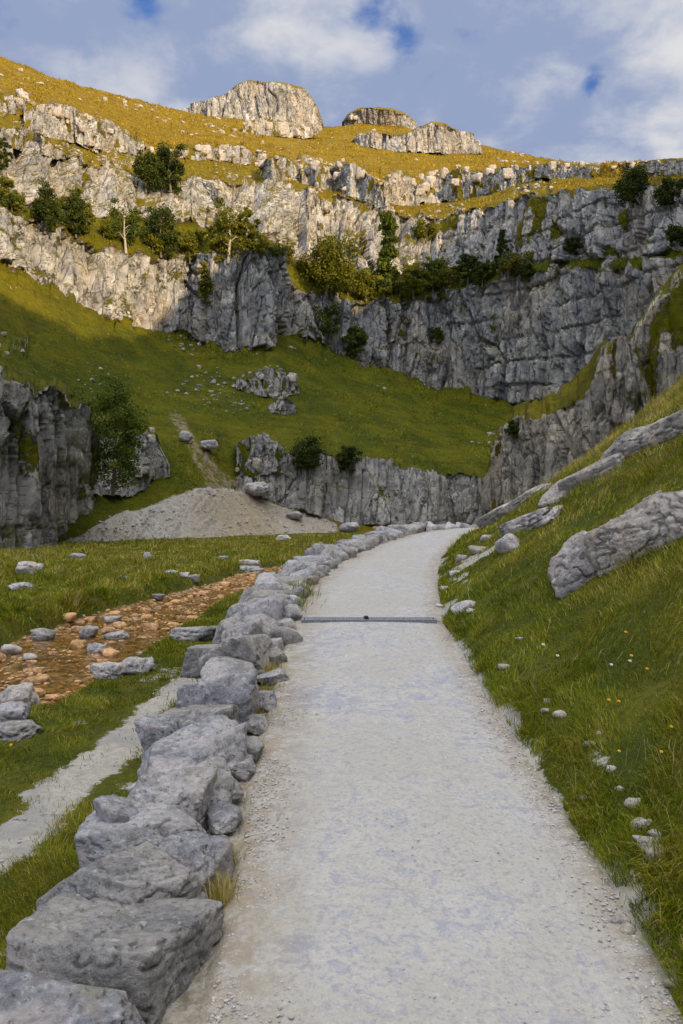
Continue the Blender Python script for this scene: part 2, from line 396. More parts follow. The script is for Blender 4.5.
def build_ground():
    t = np.concatenate([np.linspace(-3, -.62, 150)[:-1], np.linspace(-.62, .62, 620), np.linspace(.62, 3, 150)[1:]])
    Yr = np.concatenate([np.linspace(-3.5, 1.2, 40)[:-1], np.geomspace(1.2+3, 140+3, 900)-3])
    TT, YY = np.meshgrid(t, Yr)
    XX = TT*(YY+5.0)*(.55+.45*sst(0, 20, YY))
    ZZ = gz(XX, YY); d, b_, r = masks(XX, YY)
    V = np.stack([XX, YY, ZZ], -1)
    me = mesh_np('ground', V, grid_faces(*XX.shape), {'dirt': d, 'bed': b_, 'rubble': r})
    tag(put('ground', me, M_ground), kind='structure')
build_ground()

def build_path():
    Yr = np.concatenate([np.linspace(-3.5, 1.5, 60)[:-1], np.geomspace(1.5, 40, 620)])
    u = np.linspace(-.09, 1.09, 90)
    UU, YY = np.meshgrid(u, Yr)
    l, r = eL(YY), eR(YY)
    XX = l+(r-l)*UU
    w = r-l
    out = np.maximum(np.maximum(-UU, UU-1), 0)*w
    ZZ = zP(YY)+.018*(1-(2*UU-1)**2)-.7*out+.010*fbm(XX*3, YY*3, 0, 4, 5)+.004*fbm(XX*18, YY*18, 0, 3, 6)
    e = np.clip(1-np.minimum(UU*w/.34, (1-UU)*w/.20), 0, 1)
    me = mesh_np('path', np.stack([XX, YY, ZZ], -1), grid_faces(*XX.shape), {'edge': e})
    tag(put('path', me, M_path), kind='structure')
build_path()

def build_water():
    Yr = np.linspace(2, 42, 160); u = np.linspace(-1.15, 1.15, 14); UU, YY = np.meshgrid(u, Yr)
    XX = xStream(YY)+UU*hStream(YY)
    ZZ = -.272+.004*YY+.006*fbm(XX*3, YY*3, 0, 3, 91)
    tag(put('stream_water', mesh_np('stream_water', np.stack([XX, YY, ZZ], -1), grid_faces(*XX.shape)), M_water), kind='structure')
build_water()

# ------------------------------------------------------------------ far terrain: sheets strung between contour curves
def curve(pxs, knots, smooth=9.0):
    k = np.array(knots, float); y = np.interp(pxs, k[:, 0], k[:, 1]); d = np.interp(pxs, k[:, 0], k[:, 2])
    st = pxs[1]-pxs[0]; n = max(1, int(smooth/st)); ker = np.hanning(2*n+3); ker /= ker.sum()
    pad = len(ker)//2
    f = lambda a: np.convolve(np.pad(a, pad, mode='edge'), ker, 'valid')
    return f(y), f(d)

def cliff_disp(s, z, seed, k=1.0, bedw=.4):                     # outward relief of a jointed limestone face, metres
    s, z = s/k, z/k
    w = 2.2*fbm(s/9, z/14, seed, 3, seed)
    d1, d2, a = vor2((s+w)/7.0, (z+3*w)/42, seed+1)
    e1, e2, b_ = vor2((s+.6*w)/2.0, (z+2.5*w)/15, seed+2)
    f1, f2, c = vor2(s/.8+.3*w, z/3.4+.8*w, seed+3)
    zz = z/4.6+.6*fbm(s/22, z/26, 1, 3, seed+5); li = np.floor(zz); fr = zz-li
    bed = (.8*(_h(li, li*0, li*0, seed+6)-.5)-.6*np.exp(-((fr-.03)/.06)**2))*sst(-.15, .35, fbm(s/11, z/7, 4, 3, seed+9))
    r = 2.1*(a-.5)+1.6*(b_-.5)+.6*(c-.5)+bed*1.25*bedw+.65*fbm(s/3, z/6, 2, 5, seed+8, .6)
    r -= .8*(1-sst(0, .07, d2-d1)) + .45*(1-sst(0, .10, e2-e1)) + .10*(1-sst(0, .15, f2-f1))
    return r*k

def sheet(curves, bands, x0, x1, step, seed, k=1.0, rag=None, ends=0.0, dryf=None, rockf=None, screef=None, amp=1.0, ref=None):
    """curves: knot lists from foot to back; bands[i]=(rows, rock at lower curve, rock at upper curve, relief)"""
    pxs = np.arange(x0, x1+step*.5, step); n = len(pxs)
    C = []
    for i, kn in enumerate(curves):
        y, d = curve(pxs, kn, 5*step if ends else 9)
        a = (rag or [0]*len(curves))[i]
        if a:
            _, _, t = vor2(pxs/(6.0*max(step, .5)**.3), np.full(n, i*3.7+.3), seed+20+i); _, _, t2 = vor2(pxs/17., np.full(n, i*5.1+.2), seed+40+i)
            y0 = y; y = y+a*(.55*(t-.5)*2+.8*(t2-.5)*2+.5*fbm(pxs/40., i*3.3, 0, 3, seed+i)*1.5)
            C.append((y0, d, y-y0))
        else: C.append((y, d, 0*y))
    rows, R, A, B = [], [], [], []
    for i, (nr, ra, rb, am) in enumerate(bands):
        v = np.linspace(0, 1, nr, endpoint=(i == len(bands)-1))[:, None]
        pw = 1.0 if max(ra, rb) > .4 else 9.0
        y = C[i][0]*(1-v)+C[i+1][0]*v + C[i][2]*(1-v)**pw+C[i+1][2]*v**pw; d = C[i][1]*(1-v)+C[i+1][1]*v
        rows.append(at(pxs[None, :]+0*y, y, d)); R.append(np.repeat(ra*(1-v)+rb*v, n, 1)); A.append(np.repeat(am+0*v, n, 1)); B.append(np.full((nr, n), i))
    P = np.concatenate(rows); R = np.concatenate(R); A = np.concatenate(A); B = np.concatenate(B)
    PX = np.repeat(pxs[None, :], len(P), 0)
    ri = ref if ref is not None else len(curves)//2
    T = at(pxs, C[ri][0], C[ri][1])
    tx, ty = np.gradient(T[:, 0]), np.gradient(T[:, 1])
    ker = np.hanning(41); ker /= ker.sum()
    if n > 60:
        f = lambda a: np.convolve(np.pad(a, 20, mode='edge'), ker, 'valid'); tx, ty = f(tx), f(ty)
    L = np.hypot(tx, ty)+1e-9; s = np.cumsum(L); nx, ny = ty/L, -tx/L
    S = np.repeat(s[None, :], len(P), 0)
    if rockf is not None: R = rockf(PX, P, R, B)
    ker2 = np.hanning(9); ker2 /= ker2.sum()
    Rs = R.copy()
    for j in range(-3, 4):
        pass
    Rp = np.pad(R, ((4, 4), (0, 0)), mode='edge'); Rs = sum(ker2[j]*Rp[j:j+len(R)] for j in range(9))
    D = cliff_disp(S, P[..., 2], seed, k, .15+.5*sst(380, 480, PX) if seed == 100 else .35)*A*np.clip(Rs*1.15, 0, 1)*amp
    P[..., 0] += nx[None, :]*D; P[..., 1] += ny[None, :]*D
    kw = np.hanning(19); kw /= kw.sum(); Rq = np.pad(R, ((9, 9), (0, 0)), mode='edge'); Rw = sum(kw[j]*Rq[j:j+len(R)] for j in range(19))
    G = (1-np.clip(Rs, 0, 1))
    P[..., 2] += G*(.55*fbm(P[..., 0]/5, P[..., 1]/5, P[..., 2]/5, 4, seed+60))*k + .22*k*Rs*fbm(P[..., 0]/.9, P[..., 1]/.9, P[..., 2]/.9, 2, seed+61)
    scr0 = screef(PX, P, B) if screef is not None else np.zeros(PX.shape)
    Sq = np.pad(scr0, ((9, 9), (0, 0)), mode='edge'); scr = sum(kw[j]*Sq[j:j+len(R)] for j in range(19))
    dry = dryf(PX, P, B) if dryf is not None else np.zeros(PX.shape)
    return P, Rw, dry, scr, B

SURF = []
def sheet_objects(data, split, mat):
    P, R, dry, scr, B = data; nr, nc = R.shape; obs = []
    for name, lo, hi in split:
        rr = np.where((B[:, 0] >= lo) & (B[:, 0] <= hi))[0]; a, b_ = rr[0], min(rr[-1]+2, nr)
        sl = slice(a, b_)
        me = mesh_np(name, P[sl], grid_faces(b_-a, nc), {'rock': R[sl], 'dry': dry[sl], 'scree': scr[sl]})
        obs.append(put(name, me, mat))
    Q = P.reshape(-1, 3); Q = Q[Q[:, 1] > 5]
    SURF.append(np.stack([CX+Q[:, 0]/Q[:, 1]*F, CY-(Q[:, 2]-CZ)/Q[:, 1]*F, Q[:, 1]], -1))
    return obs

def surf(px, py):                                      # nearest far surface seen at a pixel
    best = None
    for S in SURF:
        m = (np.abs(S[:, 0]-px) < 1.6) & (np.abs(S[:, 1]-py) < 1.6)
        if m.any():
            d = S[m, 2].min(); best = d if best is None else min(best, d)
    return best if best is not None else 140.0

C0 = [(-200,640,42),(0,585,50),(60,560,60),(150,552,70),(240,548,78),(340,540,90),(440,540,97),(490,540,99),(560,545,95),(683,550,90),(900,580,70)]
C1 = [(-200,560,50),(0,545,57),(60,543,65),(130,510,76),(200,489,84),(240,492,91),(300,510,95),(345,524,97),(440,527,100),(490,529,101),(683,535,92),(900,560,72)]
C2 = [(-200,440,58),(0,470,64),(60,465,74),(130,455,84),(200,442,92),(240,450,95),(300,453,98),(340,456,100),(380,460,101),(440,472,102),(490,478,103),(560,480,104),(683,480,98),(900,480,75)]
C3 = [(-200,235,82),(0,262,105),(60,290,115),(100,312,122),(150,330,130),(196,338,137),(212,345,133),(240,352,133),(274,344,135),(290,330,146),(345,357,147),(390,371,150),(440,386,154),(490,398,150),(530,404,146),(600,412,134),(683,422,116),(900,450,84)]
C4 = [(-200,150,88),(0,214,109),(50,224,118),(100,246,126),(150,256,133),(200,258,140),(213,256,134),(240,254,134.5),(275,256,137),(288,276,148),(298,288,149),(345,300,149),(390,300,152),(440,292,155),(490,282,150.5),(530,274,146.5),(600,266,135),(683,258,117),(900,240,84)]
C5 = [(-200,140,95),(0,200,116),(50,204,124),(100,212,132),(150,218,140),(200,224,146),(240,228,149),(300,258,156),(345,268,160),(390,275,162),(440,272,161),(490,268,153),(530,264,148),(600,259,136),(683,252,118),(900,230,85)]
C6 = [(-200,50,105),(0,140,124),(50,150,132),(100,165,140),(150,182,150),(200,178,156),(240,184,160),(300,190,166),(345,198,170),(390,210,172),(440,218,170),(490,208,160),(530,196,152),(600,190,140),(683,186,121),(900,150,88)]
C7 = [(-200,30,120),(0,110,138),(50,120,148),(100,136,158),(150,153,170),(200,154,180),(240,158,186),(300,169,194),(345,180,198),(390,197,200),(440,197,200),(490,191,186),(530,181,176),(600,178,160),(683,174,136),(900,135,98)]
C8 = [(-200,10,128),(0,88,148),(50,99,158),(100,116,167),(150,140,178),(200,143,188),(240,147,194),(300,158,202),(345,165,206),(390,175,208),(440,177,208),(490,173,194),(530,168,182),(600,165,165),(683,162,140),(900,120,102)]
C9 = [(-200,-30,150),(0,57,205),(60,80,225),(150,103,258),(185,113,280),(250,120,305),(320,127,322),(345,125,324),(372,124,326),(405,126,326),(430,134,322),(470,143,308),(520,153,288),(550,160,262),(575,163,210),(600,163,182),(683,159,160),(900,110,125)]
C10 = [(x, y+30, d+110) for x, y, d in C9]

def rock_main(PX, P, R, B):
    n = fbm(PX/26, P[..., 2]/9+B*.0, 1, 4, 301); n2 = fbm(PX/9, P[..., 2]/3, 4, 3, 305)
    out = R.copy()
    low = B == 1
    out = np.where(low, R*sst(228, 250, PX+18*n), out)
    # moss on the upper half of the lower crag's lip
    sl = B == 2                                          # grass slope with a few crags
    PYY = CY-(P[..., 2]-CZ)/P[..., 1]*F
    def blob(cx, cy, rx, ry): return 1-sst(.5, 1.25, np.hypot((PX-cx)/rx, (PYY-cy)/ry)+.45*n2+.3*n)
    bl = .8*np.maximum.reduce([blob(268, 380, 30, 9), blob(252, 460, 20, 14), blob(20, 345, 20, 10)])
    out = np.where(sl, np.maximum(R, bl), out)
    # upper tiers: broken ground at the left
    up = (B >= 3) & (B <= 5)
    out = np.where(up & (B == 4), np.clip(.15+.9*n2+.5*n, 0, 1), out)
    out = np.where(B == 5, np.clip(R-.7*sst(.30, .55, n+.6*n2), 0, 1), out)
    out = np.where(B == 3, np.clip(R-.45*sst(.22, .5, n+.6*n2), 0, 1), out)
    # grass tongue down the middle of the right hand face
    m6 = B == 6
    rr = sst(.05, .30, n+.7*n2+.18*sst(180, 60, PX)-.05); out = np.where(m6, .85*rr, out)
    m7 = B == 7
    right = sst(380, 400, PX)*(1-sst(512, 540, PX))
    left = 1-sst(110, 150, PX)
    rr7 = sst(-.05, .18, n+.6*n2+.30*right+.25*left+.35*sst(535, 570, PX)-.06); out = np.where(m7, rr7, out)
    m8 = B == 8
    pat = np.clip(sst(.26, .40, n2+.5*n+.30*sst(540, 575, PX)+.10*np.exp(-((PX-285)/70)**2)), 0, 1)
    out = np.where(m8, pat*.9, out)
    return out
def dry_main(PX, P, B):
    tan = (B == 0)*sst(175, 245, PX)*(.4+.6*sst(300, 250, PX)*sst(66, 74, P[..., 1]))
    return np.clip(tan+np.select([B <= 1, B == 2, B == 3, B == 4, B == 5, B == 6, B >= 7], [.05, .06+.2*sst(360, 300, CY-(P[..., 2]-CZ)/P[..., 1]*F), .3-.2*sst(420, 480, PX), .25-.2*sst(420, 480, PX), .4-.3*sst(440, 500, PX), .55, .92])+0*PX, 0, 1)
def scree_main(PX, P, B):
    py = CY-(P[..., 2]-CZ)/P[..., 1]*F; n = fbm(P[..., 0]/4, P[..., 1]/6, P[..., 2]/4, 4, 333)
    a = (B == 0)*sst(30, 55, PX)*(1-sst(325, 350, PX))
    cx = np.interp(py, [390, 410, 440, 470, 495], [168, 172, 190, 212, 225]); wd = np.interp(py, [390, 410, 440, 470, 495], [3, 9, 10, 14, 30])
    b_ = ((B == 2) | (B == 1))*(1-sst(.6, 1.3, np.abs(PX-cx)/wd+.5*n))*sst(392, 420, py)*.52
    return np.clip(np.maximum(a-.15*sst(.2, .5, n)-.3*a*sst(150, 90, PX)*sst(-.1, .4, n+.5*sst(528, 505, py)), b_), 0, 1)

main = sheet([C0, C1, C2, C3, C4, C5, C6, C7, C8, C9, C10],
             [(36, 0, 0, 0), (84, 1, 1, .7), (110, 0, 0, .8), (140, 1, 1, 1.45), (22, .3, .3, .6), (92, 1, 1, 1.6), (44, 0, 0, .7), (36, 1, 1, .8), (50, 0, 0, .6), (10, 0, 0, 0)],
             -190, 880, 1.1, 100, 1.0, [0, 0, 4, 5, 6, 5, 5, 3, 4, .8, 0], dryf=dry_main, rockf=rock_main, screef=scree_main, ref=4)
_P, _B = main[0], main[4]                              # gullies running down the scree
_px = CX+_P[..., 0]/_P[..., 1]*F; _py = CY-(_P[..., 2]-CZ)/_P[..., 1]*F
_rx = _px+(_py-500)*.9*np.sign(215-_px)
_P[..., 2] += (_B == 0)*main[3]*(.55*np.abs(fbm(_rx/9, _P[..., 1]/9, 0, 3, 611))+.12*fbm(_px/2, _py/2, 0, 2, 613))
for o in sheet_objects(main, [('scree_slope', 0, 0), ('lower_cliff', 1, 1), ('grassy_slope', 2, 2), ('upper_cliff', 3, 5), ('moorland', 6, 9)], M_hill):
    tag(o, kind='structure')

def crag(name, curves, bands, x0, x1, step, seed, label, k=1.0, rag=None, amp=1.0, dry=.3, rockf=None, cat='crag', ref=1, mat=None, group=None):
    d = sheet(curves, bands, x0, x1, step, seed, k, rag, ends=1.0, amp=amp, dryf=lambda PX, P, B: np.full(PX.shape, dry), rockf=rockf, ref=ref)
    o = sheet_objects(d, [(name, 0, len(bands)-1)], mat or M_hill)[0]
    return tag(o, label, cat, group)

# left crag beside the field
crag('limestone_crag', [
    [(-180,640,40),(-60,600,44),(0,580,47),(30,568,51),(52,552,54),(66,534,56.5),(80,508,60),(98,484,64)],
    [(-180,330,43),(-60,352,46),(0,376,50),(30,384,52),(60,392,54),(80,410,57.5),(92,430,60),(100,474,63)],
    [(-180,315,48),(-60,338,52),(0,366,57),(30,376,60),(60,384,63),(80,402,68),(92,420,72),(100,460,82)],
    [(-180,330,70),(0,372,72),(60,400,80),(100,480,92)]],
    [(170, 1, 1, 1), (20, .5, .1, .5), (14, 0, 0, .2)], -180, 100, .8, 400,
    'tall grey shaded limestone crag at the left edge above the field', .5, [0, 7, 5, 0], 1.0, .1,
    lambda PX, P, R, B: np.clip(R-.6*sst(.12, .45, fbm(PX/13, P[..., 2]/5, 3, 4, 411)+.25*sst(9, 13, P[..., 2])-.12)*(B == 0), 0, 1))
crag('limestone_crag', [
    [(70,500,72),(120,495,76),(168,490,84)],
    [(70,430,74),(90,424,75),(110,430,78),(128,440,80),(140,430,82),(160,440,85),(168,478,90)],
    [(70,425,80),(110,425,83),(140,428,87),(168,470,93)],
    [(70,450,95),(110,450,97),(168,490,100)]],
    [(60, 1, .9, 1), (10, .5, .1, .4), (8, 0, 0, .2)], 70, 168, .9, 420,
    'low broken crag behind the leafy tree, right of the tall left crag', .5, [3, 6, 3, 0], 1.0, .15)

# right hand buttress: rock face, grassy shoulder, spire
def rf_butt(PX, P, R, B):
    n = fbm(PX/14, P[..., 2]/4, 2, 4, 451)
    return np.clip(R-.6*sst(.18, .45, n)*(B == 0)+1.1*n*(B == 1), 0, 1)
crag('rock_buttress', [
    [(484,545,96),(500,548,90),(560,556,82),(600,562,78),(650,572,74)],
    [(484,508,97),(490,462,93),(500,438,91),(512,424,89),(540,414,86),(570,404,83),(590,392,80),(598,372,79),(606,352,78),(618,340,77),(628,334,76.5),(636,344,76.5),(641,372,76.5),(650,400,76)],
    [(484,504,99),(490,456,97),(500,428,96),(512,412,95),(540,400,93),(570,386,91),(590,368,88),(600,352,83),(612,340,80),(628,332,79),(637,344,79),(642,370,79),(650,398,79)],
    [(484,520,115),(512,440,115),(570,420,112),(628,390,110),(650,420,108)]],
    [(150, 1, 1, 1), (26, .6, .25, .8), (12, 0, 0, .2)], 484, 650, .8, 440,
    'grey rock buttress with a grassy shoulder and pointed spire, right of centre', .62, [0, 7, 5, 0], 1.0, .28, rf_butt, 'rock buttress', mat=M_crag)
def rf_b2(PX, P, R, B):
    n = fbm(PX/10, P[..., 2]/2.6, 2, 4, 461); v = sst(0, 1, (P[..., 2]-8)/16)
    return np.clip(R-.42*sst(-.1, .4, n+.5*v-.15)*(B == 0), 0, 1)
crag('rock_buttress', [
    [(590,560,88),(640,566,84),(683,575,80),(900,640,62)],
    [(590,420,89),(610,380,87),(630,345,86),(645,325,85),(660,300,84),(683,272,82),(760,190,76),(900,100,66)],
    [(590,416,92),(610,372,92),(630,334,92),(645,312,92),(660,288,92),(683,258,92),(760,175,88),(900,80,80)],
    [(590,440,110),(683,330,115),(900,120,110)]],
    [(150, 1, .7, 1), (26, .9, .5, .8), (12, 0, 0, .2)], 590, 880, .9, 460,
    'steep mossy rock wall behind the spire at the right edge', .62, [0, 4, 3, 0], 1.0, .1, rf_b2, 'rock buttress', mat=M_crag)

# skyline crags
def sky_crag(foot, top, Y, label, seed, x0, x1):
    f = [(x, y+5, Y+8*((2*(x-x0)/(x1-x0)-1)**2)) for x, y in foot]; t = [(x, y, Y+3+10*((2*(x-x0)/(x1-x0)-1)**4)) for x, y in top]
    b2 = [(x, y-.5, d+18) for x, y, d in t]; b3 = [(x, y+14, d+45) for x, y, d in t]
    crag('skyline_crag', [f, t, b2, b3], [(70, 1, 1, 1), (8, .4, 0, .3), (6, 0, 0, 0)], x0, x1, .8, seed, label, 1.0, [0, 1.6, 1, 0], 1.0, .8)
sky_crag([(183,118),(250,122),(323,128)], [(183,114),(194,104),(214,99),(228,93),(236,86),(248,81),(262,82),(280,83),(292,85),(304,89),(312,98),(318,108),(323,125)], 296, 'largest flat-topped limestone crag standing on the skyline', 500, 183, 323)
sky_crag([(342,124),(416,125)], [(342,123),(348,114),(358,109),(372,108),(392,109),(404,113),(412,118),(416,124)], 318, 'small flat crag on the skyline, behind the lower sloping crag', 520, 342, 416)
sky_crag([(350,143),(400,146),(480,150)], [(350,143),(358,135),(372,133),(392,135),(408,133),(418,127),(434,122),(446,125),(458,131),(470,136),(480,147)], 262, 'low sloping limestone crag just right of the skyline summit', 540, 350, 480)

# ------------------------------------------------------------------ the gorge side to the right, out of frame: it shades the valley
SUN_AZ, SUN_EL = math.radians(38), math.radians(14.5)     # to the right of straight behind the camera
SD = np.array([math.sin(SUN_AZ)*math.cos(SUN_EL), -math.cos(SUN_AZ)*math.cos(SUN_EL), math.sin(SUN_EL)])
def build_hill():
    edge = [(-60,300,95),(0,318,104),(60,345,112),(110,362,121),(160,358,131),(200,322,138),(240,275,139),(282,262,144),(310,312,147),(345,318,148),(390,302,152),(430,268,158),(470,228,162)]
    rid = []
    for px, py, Y in edge:
        p = at(px, py, Y); D = (95-p[0])/SD[0]; q = p+SD*D; rid.append((q[1], q[2]))
    rid.sort(); ry = np.array([r[0] for r in rid]); rz = np.array([r[1] for r in rid])
    ys = np.linspace(-160, 90, 160); u = np.linspace(0, 1, 110)
    U, Yv = np.meshgrid(u, ys)
    x0 = np.interp(Yv, [-160, 0, 20, 90], [2.6, 2.6, 9, 42]); X = x0+(190-x0)*U**1.2
    r = eR(Yv); dx = X-r
    crest = np.interp(Yv, np.concatenate([[-160], ry, [90]]), np.concatenate([[rz[0]-12], rz, [rz[-1]-10]]))
    low = zP(Yv)+.75*dx-.2
    tt = np.clip((X-18-np.maximum(Yv-15, 0)*.45)/(95-18-np.maximum(Yv-15, 0)*.45), 0, 1)
    sh = sst(0, 1, tt**2.2); z = low*(1-sh)+np.where(tt >= 1, crest, np.minimum(crest, 400))*sh+ (X > 95)*(-.25*(X-95))
    z = np.where(Yv < -3, np.where(X < 4, np.maximum(z, low), z), z)
    z = z+2.0*fbm(X/14, Yv/14, 0, 4, 77)*sst(14, 30, X)-.35*(1-sst(14, 24, X))
    R = sst(.1, .3, fbm(X/16, Yv/16, 3, 4, 78))
    me = mesh_np('hill', np.stack([X, Yv, z], -1), grid_faces(*X.shape)[:, ::-1], {'rock': R*.7, 'dry': np.full(X.shape, .3), 'scree': np.zeros(X.shape)})
    tag(put('hill', me, M_hill), kind='structure')
build_hill()

# ------------------------------------------------------------------ stones
ICO = {}
def ico(sub):
    if sub not in ICO:
        bm = bmesh.new(); bmesh.ops.create_icosphere(bm, subdivisions=sub, radius=1.0); bm.verts.ensure_lookup_table()
        V = np.array([v.co[:] for v in bm.verts]); Fc = np.array([[v.index for v in f.verts] for f in bm.faces]); bm.free(); ICO[sub] = (V, Fc)
    return ICO[sub]

def stone_verts(dims, seed, sub=4, planes=9, rough=.07, sharp=16, ax=.93):
    r = np.random.default_rng(seed); d, Fc = ico(sub)
    N = [np.array(v, float) for v in ((1,0,0),(-1,0,0),(0,1,0),(0,-1,0),(0,0,1),(0,0,-1))]
    N = [n+r.normal(0, .16, 3) for n in N]; H = [ax+.14*r.random() for _ in N]
    for _ in range(planes):
        n = r.normal(0, 1, 3); N.append(n); H.append(.86+.22*r.random())
    N = np.array([n/np.linalg.norm(n) for n in N]); H = np.array(H)
    q = np.maximum(d@N.T, 0)/H
    rad = (q**sharp).sum(1)**(-1/sharp)
    v = d*rad[:, None]
    o = r.random(3)*50
    big = fbm(v[:, 0]*1.3+o[0], v[:, 1]*1.3+o[1], v[:, 2]*1.3+o[2], 3, seed % 97)
    fin = fbm(v[:, 0]*3.4+o[1], v[:, 1]*3.4+o[2], v[:, 2]*3.4+o[0], 5 if sub > 4 else 3, seed % 89, .66)
    bedz = v[:, 2]*3.2+.7*big+v[:, 0]*.5+o[0]; bf = bedz-np.floor(bedz)
    rid = 1-np.abs(fbm(v[:, 0]*1.8+o[2], v[:, 1]*1.8+o[0], v[:, 2]*1.8+o[1], 3, seed % 83))
    crk = -1.6*rough*sst(.93, .985, rid)-.75*rough*np.exp(-((bf-.5)/.07)**2)*sst(-.1, .3, fin+big)
    v = v*(1+rough*1.15*big+rough*1.2*fin+crk)[:, None]
    return v*(np.asarray(dims)/2), Fc

def stone(name, pos, dims, seed, label, cat='stone', group=None, mat=None, sub=4, rot=(0, 0, 0), planes=9, rough=.07, sharp=16, ax=.93):
    v, Fc = stone_verts(dims, seed, sub, planes, rough, sharp, ax)
    me = mesh_np(name, v, Fc)
    o = put(name, me, mat or M_stone, None, pos); o.rotation_euler = rot
    return tag(o, label, cat, group)

ORD = ['first','second','third','fourth','fifth','sixth','seventh','eighth','ninth','tenth','eleventh','twelfth','thirteenth','fourteenth','fifteenth','sixteenth','seventeenth','eighteenth','nineteenth','twentieth']
TENS = {20: 'twenty', 30: 'thirty', 40: 'forty', 50: 'fifty'}
def ordinal(i):
    if i < 20: return ORD[i]
    t = (i+1)//10*10; u = (i+1) % 10
    return (TENS[t]+'-'+ORD[u-1]) if u else TENS[t].replace('ty', 'tieth')

# -- the wall: near stones one by one (pixel box of the visible face), then a run that gets smaller with distance
WALL = 'stones of the wall beside the path'
near = [  # x0, x1, ytop, ybase, label
 (-60,176,960,1075,'pitted grey wall stone cut off by the bottom left corner'),
 (16,196,896,1010,'largest pale grey wall stone near the bottom left corner'),
 (60,213,838,908,'cracked grey-brown wall stone behind the largest pale one'),
 (88,224,790,868,'broad blue-grey wall stone, fourth along from the camera'),
 (118,220,767,822,'smooth rounded blue-grey wall stone above the broad fourth one'),
 (148,230,746,784,'long flat-topped grey wall stone, sixth along from the camera'),
 (150,242,720,764,'humped brownish wall stone, seventh along from the camera'),
 (163,252,690,744,'dark rounded blue-grey wall stone with pale cracked back, eighth from the camera'),
 (184,257,672,712,'knobbly grey wall stone, ninth along from the camera'),
 (196,268,654,692,'smooth sloping grey wall stone in front of the big square block'),
 (206,284,630,676,'big square wall block with a rough shaded end beside the path'),
 (232,272,613,640,'small wedge-shaped pale wall stone just behind the square block'),
]
for i, (x0, x1, yt, yb, lab) in enumerate(near):
    Yb = (CZ-.165)*F/(yt-435)
    dep = max(.42, Yb*.115); Yc = Yb-dep*.42
    w = (x1-x0)/F*Yc; xc = ((x0+x1)/2-CX)/F*Yc-.035
    top = zP(Yc)+.165; bot = zP(Yc)-.13; h = top-bot+.04
    stone('wall_stone', (xc, Yc, (top+bot)/2-.01), (w*(.92 if i < 3 else .84), dep*.98, h*.92), 1000+i*7, lab, 'wall stone', WALL, M_stone, 6 if i < 6 else 5,
          (random.uniform(-.06, .10), random.uniform(-.06, .06), random.uniform(-.22, .22)), 6, .045, 60)
Y = 6.65; i = 12
while Y < 15.4:
    dep = random.uniform(.20, .38); w = random.uniform(.36, .50); h = random.uniform(.30, .42)
    Yc = Y+dep*.4; xc = eL(Yc)-.27+random.uniform(-.04, .04)
    look = random.choice(['rough grey', 'pale grey', 'blue-grey', 'lichen-spotted grey'])
    tilt = lambda: (random.uniform(-.16, .16), random.uniform(-.16, .16), random.uniform(-.5, .5))
    if i % 2:
        stone('wall_stone', (xc, Yc, zP(Yc)+.11+random.uniform(-.05, .05)-h/2), (w*.95, dep*1.25, h), 1000+i*7, f'{look} full-width wall stone, {ordinal(i)} step from the near end', 'wall stone', WALL, M_stone, 4, tilt(), 6, .05, 55)
    else:
        for sd, wd in ((-1, 'field'), (1, 'path')):
            stone('wall_stone', (xc+sd*w*.25, Yc+random.uniform(-.05, .05), zP(Yc)+.10+random.uniform(-.06, .06)-h/2), (w*random.uniform(.5, .68), dep*1.25, h*random.uniform(.8, 1.1)), 1000+i*7+sd, f'{look} half-width wall stone on the {wd} side, {ordinal(i)} step from the near end', 'wall stone', WALL, M_stone, 4, tilt(), 6, .05, 55)
    Y += dep*.82; i += 1
Y = 6.9; i = 0
while Y < 13.5:
    d = random.uniform(.15, .27); xc = eL(Y)-.50+random.uniform(-.05, .05)
    stone('wall_stone', (xc, Y, zP(Y)-.10+random.uniform(-.06, .06)), (d*1.2, d*1.3, d*1.1), 2500+i, f'{random.choice(["tumbled grey", "slanting pale", "mossy grey"])} stone on the stream side of the wall, {ordinal(i)} beyond the square block', 'wall stone', WALL, M_stone, 4, (random.uniform(-.3, .3), random.uniform(-.3, .3), random.uniform(-1, 1)), 11, .09, 20)
    Y += random.uniform(.25, .5); i += 1
comp = [(104,150,812,'blunt stone leaning on the left of the broad fourth wall stone'),(172,222,850,'grey lump beside the right end of the cracked grey-brown stone'),(186,232,772,'flat stone wedged behind the rounded fifth wall stone'),(206,244,742,'small slab on the path side of the long flat-topped stone'),(150,182,728,'thin slab on the field side of the humped wall stone'),(222,256,690,'chunky stone on the path side of the knobbly one'),(188,216,650,'slab on the field side of the smooth sloping stone')]
for j, (x0, x1, yc, lab) in enumerate(comp):
    Yc = (CZ-.12)*F/(yc-435); w = (x1-x0)/F*Yc; xc = ((x0+x1)/2-CX)/F*Yc
    stone('wall_stone', (xc, Yc, zP(Yc)+.04), (w*1.1, w*.95, .24), 2800+j, lab, 'wall stone', WALL, M_stone, 5, (random.uniform(-.2, .2), random.uniform(-.25, .25), random.uniform(-.6, .6)), 5, .05, 60)
